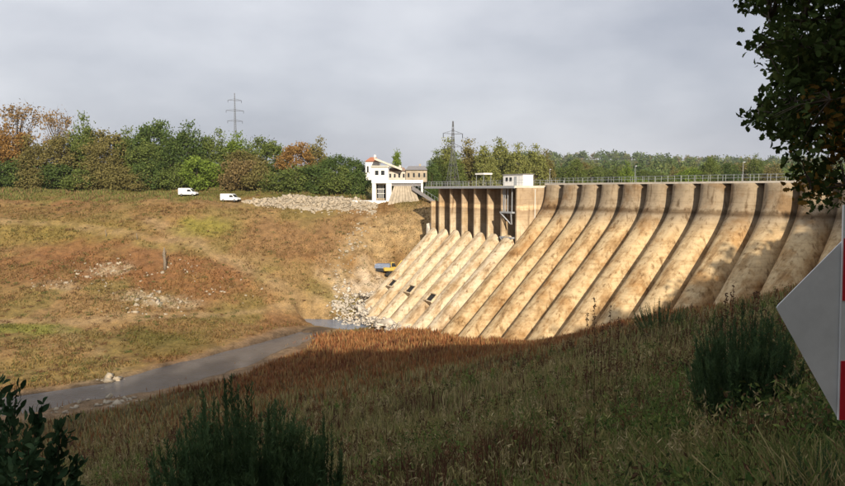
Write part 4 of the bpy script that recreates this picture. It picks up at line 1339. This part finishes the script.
grass_obj('rusty_grass', 'rust-brown dry grass on the lower near bank towards the river', 120000, 55, 140,
          [(.26, .125, .05), (.30, .155, .065), (.23, .095, .042), (.31, .20, .085), (.18, .075, .038)], (.5, 1.1), (.010, .02), .25, False, .8,
          lambda x, y: .15 + .85 * sstep(74, 92, y + .35 * x + (fbm(x / 7, y / 7) - .5) * 26))
grass_obj('olive_grass', 'tall olive dry grass covering the middle of the near bank', 95000, 22, 95,
          [(.27, .235, .095), (.34, .28, .13), (.21, .21, .08), (.38, .32, .16), (.22, .155, .08), (.17, .19, .065)], (.3, .95), (.007, .015), .3, False, 1.0,
          lambda x, y: .35 + .65 * (1 - sstep(80, 96, y + .35 * x + (fbm(x / 7, y / 7) - .5) * 26)))
grass_obj('meadow_grass', 'tangled green and brown grass at the foot of the picture', 80000, 6, 34,
          [(.16, .20, .06), (.25, .23, .09), (.15, .18, .06), (.30, .25, .12), (.20, .125, .065), (.13, .19, .055)], (.25, .7), (.0035, .008), .35, True, .8)
grass_obj('dry_stalks', 'thin brown dry stalks standing above the near grass', 26000, 10, 55,
          [(.12, .06, .035), (.09, .045, .03), (.10, .06, .035), (.07, .035, .025)], (.5, 1.15), (.004, .008), .12, True, .9, lambda x, y: sstep(.42, .58, fbm(x / 3 + 23, y / 5)))

# low leafy plants among the grass (small leaf faces)
def leafy_stuff(name, label, n, y0, y1, col, hr, leaf, patch=None):
    x, y = scatter_near(n, y0, y1, rng)
    if patch is not None:
        k = patch(x, y) > rng.random(len(x)); x, y = x[k], y[k]
    z = H(x, y); m = len(x); NLf = 26
    hh = rng.uniform(*hr, m)
    r_ = rng.random((m, NLf)); C = np.stack([x[:, None] + rng.normal(size=(m, NLf)) * .13 * hh[:, None] * 1.6, y[:, None] + rng.normal(size=(m, NLf)) * .13 * hh[:, None] * 1.6, z[:, None] + r_ * hh[:, None]], 2).reshape(-1, 3)
    V, F = leaf_quads(C, leaf * np.ones(m * NLf), rng, aspect=.4)
    me = np_mesh(name, V, F)
    cc = np.array(col)[rng.integers(0, len(col), m)].repeat(NLf * 4, 0) * rng.uniform(.6, 1.4, (m * NLf, 1)).repeat(4, 0)
    set_col(me, cc)
    tag(link_mesh(name, me, M['grass']), label, 'weeds', kind='stuff')


leafy_stuff('low_weeds', 'low dark green leafy weeds among the near grass', 5200, 6, 34, [(.06, .105, .03), (.09, .14, .04), (.13, .16, .045), (.06, .075, .03), (.10, .06, .035)], (.3, .85), .045, lambda x, y: sstep(.40, .6, fbm(x / 2.5 + 3, y / 2.5)) * (.45 + .55 * sstep(.0, .35, x / y)))
leafy_stuff('tall_herbs', 'tall leafy herbs and brambles in the dark near grass', 2600, 9, 36, [(.07, .115, .035), (.10, .15, .04), (.055, .085, .03), (.15, .175, .05), (.13, .085, .045)], (.6, 1.35), .06, lambda x, y: sstep(.42, .58, fbm(x / 3.2 + 63, y / 3.2)))
leafy_stuff('mid_weeds', 'dark weeds dotted over the olive grass of the near bank', 2400, 26, 80, [(.06, .09, .03), (.07, .05, .028), (.09, .11, .035), (.09, .05, .03)], (.5, 1.2), .085, lambda x, y: sstep(.44, .6, fbm(x / 5 + 13, y / 5)) * (.3 + .7 * sstep(-.1, .25, x / y)))

def weed_stalks(name, label, n, y0, y1, pal, hr, leaf, patch, nl=44):
    """upright weeds: a few stems each, narrow leaves along them and a loose head"""
    x, y = scatter_near(n, y0, y1, rng); k = patch(x, y) > rng.random(len(x)); x, y = x[k], y[k]
    z = H(x, y); m = len(x); hh = rng.uniform(*hr, m)
    st = rng.integers(0, 4, (m, nl)); ang = rng.uniform(0, 6.28, (m, 4)); sp = rng.uniform(.03, .22, (m, 4))
    a = np.take_along_axis(ang, st, 1); r_ = np.take_along_axis(sp, st, 1); f = rng.random((m, nl)) ** .7
    sh = np.take_along_axis(rng.uniform(.65, 1.0, (m, 4)), st, 1)
    wd = .018 + .035 * np.sin(np.pi * np.clip(f * .9 + .05, 0, 1))
    C = np.stack([x[:, None] + np.cos(a) * r_ * f + rng.normal(size=(m, nl)) * wd, y[:, None] + np.sin(a) * r_ * f + rng.normal(size=(m, nl)) * wd, z[:, None] + f * sh * hh[:, None]], 2).reshape(-1, 3)
    big = np.repeat(1 + y / 45, nl)
    dv = rng.normal(size=(m * nl, 3)) * .55; dv[:, 2] += .9; dv /= np.linalg.norm(dv, axis=1)[:, None]
    sd_ = rng.normal(size=(m * nl, 3)); sd_ -= dv * (sd_ * dv).sum(1)[:, None]; sd_ /= np.linalg.norm(sd_, axis=1)[:, None]
    L_ = (leaf * rng.uniform(.6, 1.5, m * nl) * big)[:, None]
    V = np.stack([C - dv * L_, C + sd_ * L_ * .22, C + dv * L_, C - sd_ * L_ * .22], 1).reshape(-1, 3)
    me = np_mesh(name, V, np.arange(len(V)).reshape(-1, 4))
    set_col(me, np.array(pal)[rng.integers(0, len(pal), m)].repeat(nl * 4, 0) * rng.uniform(.6, 1.4, (m * nl, 1)).repeat(4, 0))
    tag(link_mesh(name, me, M['grass']), label, 'weeds', kind='stuff')


weed_stalks('straw_weeds', 'upright straw-coloured weeds in clumps across the near bank', 4200, 11, 70, [(.34, .28, .13), (.28, .25, .10), (.40, .33, .18), (.24, .22, .09)], (.7, 1.35), .05, lambda x, y: .15 + .85 * sstep(.46, .6, fbm(x / 5 + 71, y / 5)))
weed_stalks('green_weeds', 'upright green weeds in clumps across the near bank', 4200, 9, 60, [(.12, .18, .05), (.16, .22, .06), (.10, .145, .045), (.20, .24, .07)], (.6, 1.2), .05, lambda x, y: sstep(.46, .6, fbm(x / 4 + 11, y / 4 + 5)) * (.5 + .5 * sstep(0, .3, x / y)))
weed_stalks('russet_weeds', 'upright russet seeding weeds in clumps across the near bank', 3400, 10, 75, [(.15, .075, .045), (.12, .06, .035), (.19, .10, .055), (.10, .06, .04)], (.7, 1.4), .045, lambda x, y: sstep(.48, .6, fbm(x / 4.5 + 91, y / 4.5)))

# low heath bushes dotted over the far slope
n = 2600
u = rng.uniform(-.74, .0, n); y = rng.uniform(98, 200, n); x = u * y
d, par = seg_dist(x, y, RIVER); k = (near_bank(x, y) < .1) & (d > 9) & (fbm(x / 9 + 44, y / 9) > .47); x, y = x[k], y[k]; z = H(x, y); m = len(x); nl = 34
hs = rng.uniform(.25, .8, m)
C = np.stack([x[:, None] + rng.normal(size=(m, nl)) * hs[:, None] * .7, y[:, None] + rng.normal(size=(m, nl)) * hs[:, None] * .7, z[:, None] + rng.random((m, nl)) * hs[:, None] * .8], 2).reshape(-1, 3)
V, F = leaf_quads(C, np.full(m * nl, .13), rng, aspect=.5)
me = np_mesh('heath_tufts', V, F)
pal = np.array([(.15, .085, .045), (.20, .12, .055), (.11, .12, .04), (.25, .19, .08), (.16, .15, .055)])
set_col(me, pal[rng.integers(0, 5, m)].repeat(nl * 4, 0) * rng.uniform(.65, 1.3, (m * nl, 1)).repeat(4, 0))
tag(link_mesh('heath_tufts', me, M['grass']), 'low tufts of heath and bramble dotted over the far slope', 'heath', kind='stuff')

# short scrub over the far slope so that it is not a bare sheet
n = 90000
u = rng.uniform(-.74, .02, n); y = rng.uniform(92, 203, n); x = u * y
k = near_bank(x, y) < .3; x, y = x[k], y[k]
d, par = seg_dist(x, y, RIVER); k = d > np.interp(par, np.arange(len(RIV_W)), RIV_W) + 2.5; x, y = x[k], y[k]
td = np.full(len(x), 1e9)
for t_ in TRACKS[:4]: td = np.minimum(td, seg_dist(x, y, [(p.x, p.y) for p in t_])[0])
k = (td > 1.6) & (sstep(.36, .55, fbm(x / 5 + 2, y / 5 + 7)) > rng.random(len(x))); x, y = x[k], y[k]
z = H(x, y); m = len(x)
C = ground_col(x, y, z) * rng.uniform(.55, 1.35, (m, 1))
g_k = rng.random(m) < .16; C[g_k] = C[g_k] * .35 + np.array([.15, .16, .05]) * .65
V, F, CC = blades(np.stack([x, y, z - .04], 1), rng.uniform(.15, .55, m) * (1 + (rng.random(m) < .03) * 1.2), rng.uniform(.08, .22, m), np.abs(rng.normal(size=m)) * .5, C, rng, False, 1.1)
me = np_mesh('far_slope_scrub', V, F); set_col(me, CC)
tag(link_mesh('far_slope_scrub', me, M['grass']), 'short dry scrub and heath over the far valley slope', 'scrub', kind='stuff')
# rough green verge along the top of the far bank
n = 26000
x = rng.uniform(-140, -8, n); y = rng.uniform(187, 206, n); z = H(x, y)
k = (z > -3.2) & ~((x > -54) & (y < 197)); x, y, z = x[k], y[k], z[k]; m = len(x)
pal = np.array([(.13, .165, .045), (.18, .19, .06), (.23, .175, .075), (.24, .165, .08)])
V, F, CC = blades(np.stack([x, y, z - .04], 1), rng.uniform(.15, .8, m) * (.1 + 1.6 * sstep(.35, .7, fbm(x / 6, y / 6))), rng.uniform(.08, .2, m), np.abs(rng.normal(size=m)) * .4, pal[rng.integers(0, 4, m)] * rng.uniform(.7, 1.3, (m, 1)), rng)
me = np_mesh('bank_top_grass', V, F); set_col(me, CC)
tag(link_mesh('bank_top_grass', me, M['grass']), 'rough green grass verge below the far bank trees', 'grass', kind='stuff')

# ------------------------------------------------------------------ shrubs near the camera
M['broom'] = foliage('broom_green', (.075, .125, .055), (.13, .185, .075), 3.0, .2)
M['laurel'] = foliage('dark_glossy_leaves', (.045, .085, .04), (.085, .13, .06), 6.0, .15)
M['oak_leaf'] = foliage('oak_leaves_dark', (.06, .09, .028), (.12, .14, .04), 5.0, .2)
M['oak_autumn'] = foliage('oak_leaves_turning', (.26, .15, .035), (.38, .24, .06), 5.0, .25)


def broom(base, width, height, nst, label, seed, depth=None, group='broom bushes on the near bank'):
    rg = np.random.default_rng(seed)
    t = empty('broom_bush', base); tag(t, label, 'bush', group)
    depth = depth or width * .8
    LV, LF = [], []; b = MB(); off = 0
    for i in range(nst):
        a = rg.uniform(0, 2 * math.pi); r_ = math.sqrt(rg.random())
        x, y = math.cos(a) * r_ * width / 2, math.sin(a) * r_ * depth / 2
        hgt = height * (1 - .38 * r_ ** 2) * rg.uniform(.62, 1.08)
        root = np.array([x * .55, y * .55, -.1]); tip = np.array([x * 1.05 + rg.normal() * .05, y + rg.normal() * .05, hgt])
        mid = root * .45 + tip * .55 + np.array([x * .12, y * .12, height * .05])
        b.tube([tuple(root), tuple(mid), tuple(tip)], [.010, .007, .003], 3, cap=False)
        m_ = 190
        tt = rg.uniform(.12, 1.0, m_) ** .85
        cpt = (1 - tt)[:, None] ** 2 * root + 2 * (tt * (1 - tt))[:, None] * mid + (tt ** 2)[:, None] * tip
        dirv = tip - mid; dirv = dirv / np.linalg.norm(dirv)
        cpt = cpt + rg.normal(size=(m_, 3)) * height * .010 * (1.2 - tt)[:, None]
        sp = rg.normal(size=(m_, 3)) * .38 + dirv; sp /= np.linalg.norm(sp, axis=1)[:, None]
        ln = height * rg.uniform(.025, .065, m_) * (1.35 - tt * .7)
        sd_ = rg.normal(size=(m_, 3)); sd_ -= sp * (sd_ * sp).sum(1)[:, None]; sd_ /= np.linalg.norm(sd_, axis=1)[:, None]
        w_ = height * .0028
        V = np.stack([cpt - sd_ * w_ * .5, cpt + sp * ln[:, None] * .5 + sd_ * w_, cpt + sp * ln[:, None], cpt + sp * ln[:, None] * .5 - sd_ * w_], 1).reshape(-1, 3)
        LV.append(V)
    V = np.concatenate(LV); F = np.arange(len(V)).reshape(-1, 4)
    link_mesh('foliage', np_mesh('foliage', V, F), M['broom'], t)
    b.build('stems', M['broom'], t)
    return t


def broom_at(px, ytop, wpx, Y, nst, label, seed):
    x = (px - CX) / F_PX * Y; zb = hz(x, Y)
    broom((x, Y, zb - .05), wpx * Y / F_PX, at(px, ytop, Y).z - zb, nst, label, seed)


broom_at(234, 386, 172, 9.5, 330, 'big dark broom bush with spiky shoots at the lower left', 1)
broom_at(312, 414, 66, 10.5, 90, 'smaller ragged broom bush at the right foot of the big dark one', 2)
broom_at(750, 306, 112, 15, 230, 'wide dark broom bush left of the white sign', 3)
broom_at(664, 299, 58, 58, 90, 'small green broom bush in front of the ribbed dam', 4)
broom_at(828, 440, 90, 7.0, 90, 'broom bush in the bottom right corner below the sign', 6)


def leaf_shape(n_lobes):
    """outline of a leaf in the unit square, stem at the origin, along +x"""
    up = [(0, 0), (.18, .10), (.30, .24), (.42, .17), (.55, .33), (.68, .20), (.80, .24), (1, 0)] if n_lobes else [(0, 0), (.2, .14), (.45, .22), (.75, .16), (1, 0)]
    return np.array(up + [(x_, -y_) for x_, y_ in up[-2:0:-1]])


def leaves_mesh(name, C, D, size, rg, lobed):
    """C centres, D main directions; single-face leaves folded along the rib are not needed at this size"""
    o_ = leaf_shape(lobed); k = len(o_); n = len(C)
    sd_ = rg.normal(size=(n, 3)); sd_ -= D * (sd_ * D).sum(1)[:, None]; sd_ /= np.linalg.norm(sd_, axis=1)[:, None]
    nr = np.cross(D, sd_)
    s = (size * rg.uniform(.65, 1.25, n))[:, None, None]
    cup = (np.abs(o_[:, 1]) * .35 - (o_[:, 0] - .4) ** 2 * .25)
    V = C[:, None] + s * (D[:, None] * o_[None, :, 0, None] + sd_[:, None] * o_[None, :, 1, None] + nr[:, None] * cup[None, :, None])
    return np_mesh(name, V.reshape(-1, 3), np.arange(n * k).reshape(n, k))


# dark shrub in the lower left corner
rg = np.random.default_rng(8)
Ysh = 4.2
bx = (-10 - CX) / F_PX * Ysh
t = empty('leafy_shrub', (bx, Ysh, hz(bx, Ysh))); tag(t, 'dark leafy shrub with long shoots in the lower left corner', 'shrub')
root = Vector((bx, Ysh, hz(bx, Ysh) - .1)); b = MB(); CC_, DD_ = [], []
SHOOT = [((18, 376), 3.9), ((64, 412), 4.1), ((78, 452), 4.2), ((-5, 372), 4.3), ((40, 398), 4.5), ((30, 436), 3.8), ((52, 470), 4.0), ((2, 420), 4.0), ((60, 490), 4.4), ((12, 455), 3.7), ((-25, 395), 4.1), ((36, 480), 3.6), ((8, 396), 4.6), ((28, 416), 4.2), ((48, 440), 4.4), ((70, 474), 4.5), ((-10, 440), 4.4), ((20, 490), 4.2)]
for (px, py), Y in SHOOT:
    tip = at(px, py + 24, Y); q0 = root.lerp(tip, .25) + Vector((-.1, 0, -.05)); mid = root.lerp(tip, .6) + Vector((-.04, rg.normal() * .05, .05))
    path = [root, q0, mid, tip]
    b.tube([p - root for p in path], [.012, .009, .006, .002], 5)
    for i in range(230):
        f = .30 + .70 * rg.random() ** .8
        f3 = f * 3; i0 = min(2, int(f3)); p = path[i0].lerp(path[i0 + 1], f3 - i0); dv = (path[i0 + 1] - path[i0]).normalized()
        dd = np.array(dv) * .75 + rg.normal(size=3) * .55 + np.array([0, 0, .1]); dd /= np.linalg.norm(dd)
        CC_.append(np.array(p - root) + rg.normal(size=3) * .022); DD_.append(dd)
b.build('branches', M['bark'], t)
link_mesh('leaves', leaves_mesh('leaves', np.array(CC_), np.array(DD_), .075, rg, False), M['laurel'], t)

# oak overhanging the upper right
rg = np.random.default_rng(18)
ox, oy = 10.5, 8.2
t = empty('oak_tree', (ox, oy, hz(ox, oy))); tag(t, 'dark oak whose leafy branches overhang the upper right corner', 'tree')
root = Vector(t.location)
OUT = [(742, 2), (752, 8), (764, 14), (782, 4), (775, 20), (768, 28), (754, 34), (749, 50), (762, 55), (770, 66), (776, 80), (768, 90), (762, 104), (746, 118), (764, 123), (778, 128), (788, 142), (792, 156), (800, 166), (806, 182), (810, 206), (822, 211), (832, 196), (842, 172), (862, 160), (905, 150), (960, 110), (960, -60), (760, -60)]


def inside(px, py):
    c = False; j = len(OUT) - 1
    for i in range(len(OUT)):
        (xi, yi), (xj, yj) = OUT[i], OUT[j]
        if (yi > py) != (yj > py) and px < (xj - xi) * (py - yi) / (yj - yi) + xi: c = not c
        j = i
    return c


hub = [root + Vector((0, 0, 3.0)), root + Vector((-.4, -.1, 4.2)), root + Vector((-.6, .1, 5.6)), root + Vector((-1.0, 0, 6.8)), root + Vector((-.2, .4, 2.2))]
trk = MB(); trk.tube([(0, 0, -.5), (0, 0, 1.2), (-.15, 0, 3.0), (-.4, -.1, 4.6), (-.6, .1, 6.6), (-.3, 0, 9)], [.42, .34, .30, .25, .18, .06], 10)
trk.build('trunk', M['bark'], t, True)
br = MB(); CA, DA, CB, DB = [], [], [], []
lims = []
for (px, py), Y in (((770, 20), 7.6), ((760, 48), 7.2), ((760, 112), 7.8), ((800, 80), 8.6), ((812, 190), 7.4), ((800, 145), 8.2), ((840, 30), 9.0), ((850, 120), 8.8), ((830, 100), 7.0), ((780, -20), 8.4)):
    tip = at(px, py, Y); h0 = min(hub, key=lambda h: abs(h.z - tip.z - .3))
    path = [h0, h0.lerp(tip, .4) + Vector((0, 0, .25)), h0.lerp(tip, .75) + Vector((0, 0, .12)), tip]
    lims.append(path); br.tube([p - root for p in path], [.07, .045, .022, .006], 6)
lp = [p.lerp(q, f) for pa in lims for p, q in zip(pa[1:], pa[2:]) for f in (0, .25, .5, .75, 1)]
ncl = 0
while ncl < 620:
    px, py = rg.uniform(740, 960), rg.uniform(-60, 214)
    if not inside(px, py): continue
    edge = px < 800 and sum(inside(px + dx, py + dy) for dx, dy in ((-9, 0), (9, 0), (0, -9), (0, 9))) < 4
    Y = rg.uniform(7.0, 9.2)
    c = at(px, py, Y)
    if px > 800 and vnoise(np.array([px / 9.0]), np.array([py / 9.0]))[0] < .24: continue
    ncl += 1
    q = min(lp, key=lambda v: (v - c).length)
    br.tube([q - root, q.lerp(c, .5) + Vector((0, 0, .05)) - root, c - root], [.010, .006, .002], 3, cap=False)
    m_ = 14 if edge else 22
    rad = .065 if edge else .13
    autumn = (px > 806 and 90 < py < 212 and rg.random() < .45)
    P_ = np.array(c - root) + np.clip(rg.normal(size=(m_, 3)), -1.5, 1.5) * rad * np.array([1, 1, .8])
    D_ = rg.normal(size=(m_, 3)); D_[:, 2] -= .2; D_ /= np.linalg.norm(D_, axis=1)[:, None]
    (CB if autumn else CA).append(P_); (DB if autumn else DA).append(D_)
br.build('branches', M['bark'], t, True)
link_mesh('crown', leaves_mesh('crown', np.concatenate(CA), np.concatenate(DA), .10, rg, True), M['oak_leaf'], t)
link_mesh('turning_leaves', leaves_mesh('turning_leaves', np.concatenate(CB), np.concatenate(DB), .10, rg, True), M['oak_autumn'], t)['label'] = 'orange-brown leaves low in the oak'

# dock and mullein stalks with dry seed heads against the dam
DOCK = [(598, 297, 24, 'tallest dry dock stalk in front of the dam ribs'), (590, 312, 24, 'short dry dock stalk left of the tallest one'), (612, 305, 26, 'dry dock stalk with dark seeds right of the tallest one'),
        (620, 316, 25, 'low dry dock stalk at the right of the dock clump'), (735, 284, 22, 'pale brown dock stalk standing above the wide broom bush'), (729, 292, 22, 'lower brown dock stalk left of the pale one above the broom'), (758, 290, 22, 'thin dry dock stalk between broom bush and sign'), (604, 322, 25, 'lowest dry dock stalk in the clump before the dam')]
for i, (px, py, Y, lab) in enumerate(DOCK):
    x = (px - CX) / F_PX * Y; zb = hz(x, Y); hgt = at(px, py, Y).z - zb
    t = empty('dock_stalk', (x, Y, zb - .03)); tag(t, lab, 'plant', 'dry dock stalks')
    rg = np.random.default_rng(100 + i)
    ln = rg.normal() * .05
    MB().tube([(0, 0, 0), (ln * .3, 0, hgt * .5), (ln, 0, hgt)], [.014, .011, .004], 5).build('stem', M['seed'], t)
    n_ = 150; f = rg.uniform(.35, 1, n_)
    br_ = rg.integers(0, 6, n_)
    ang = br_ * 1.05 + .3; spread = np.where(br_ == 0, .02, .20 * (1.15 - f))
    C = np.stack([ln * f ** 2 + np.cos(ang) * spread + rg.normal(size=n_) * .016, np.sin(ang) * spread + rg.normal(size=n_) * .016, f * hgt], 1)
    V, F = leaf_quads(C, .034 * np.ones(n_), rg, aspect=.8)
    link_mesh('seed_head', np_mesh('seed_head', V, F), M['seed'], t)['kind'] = 'stuff'

# ------------------------------------------------------------------ road sign at the right edge
Ysg = 2.3
def sg(px, py, dy=0.0): return at(px, py, Ysg + dy)
c0 = sg(840, 330); gz = hz(c0.x + .12, Ysg + .05)
t = empty('road_sign', (c0.x + .12, Ysg + .05, gz)); tag(t, 'white pointed road sign plate with red and white marker board at the right edge', 'sign')
o0 = Vector(t.location)
def plate(pts, dy, th, mat, name, parent=t, bevel=.0):
    fr = [sg(*p) + Vector((0, dy, 0)) - o0 for p in pts]; bk = [v + Vector((0, th, 0)) for v in fr]; n = len(pts)
    b = MB().add(fr + bk, [tuple(range(n)), tuple(range(2 * n - 1, n - 1, -1))] + [(i, i + n, (i + 1) % n + n, (i + 1) % n) for i in range(n)])
    return b.build(name, mat, parent, bevel=bevel)
plate([(776.6, 307.5), (778.2, 305), (846, 237), (900, 182), (960, 250), (960, 330), (905, 420), (838, 418.5), (778, 310.8)], 0, .004, M['sign_white'], 'plate', bevel=.0012)
bd = plate([(841.6, 205), (872, 205), (868, 419), (836.4, 419)], -.012, .008, M['sign_white'], 'marker_board')
def bx_(y): return 841.6 - (y - 205) / 214 * 5.2
for y0, y1 in ((238, 300), (360, 418.6)):
    xl0, xl1 = bx_(y0) + .8, bx_(y1) + .8
    b = plate([(xl0, y0), (xl0 + 27, y0), (xl1 + 27, y1), (xl1, y1)], -.0145, .002, M['sign_red'], 'red_band', bd)
for q_ in ((800, 322), (829, 282), (829, 372)):
    c_ = sg(*q_) - o0; MB().tube([(c_.x, -.0005, c_.z), (c_.x, -.003, c_.z)], [.005, .004], 10).build('bolt', M['metal'], t)
for px in (884, 915):
    p = sg(px, 330); MB().tube([(p.x - o0.x, .05, -.3), (p.x - o0.x, .05, .95 if px == 884 else 1.35)], [.03, .03], 10).build('post', M['metal'], t, True)

# ------------------------------------------------------------------ thin autumn air
hm, N, L = new_mat('thin_haze')
out = N.new('ShaderNodeOutputMaterial'); pv = N.new('ShaderNodeVolumePrincipled')
pv.inputs['Color'].default_value = (.90, .93, 1.0, 1); pv.inputs['Density'].default_value = .00008; pv.inputs['Anisotropy'].default_value = .1
L.new(pv.outputs[0], out.inputs['Volume'])
hz_o = MB().box((0, 3100, 62), (13000, 13000, 190)).build('haze', hm)
tag(hz_o, kind='stuff'); hz_o.display_type = 'WIRE'
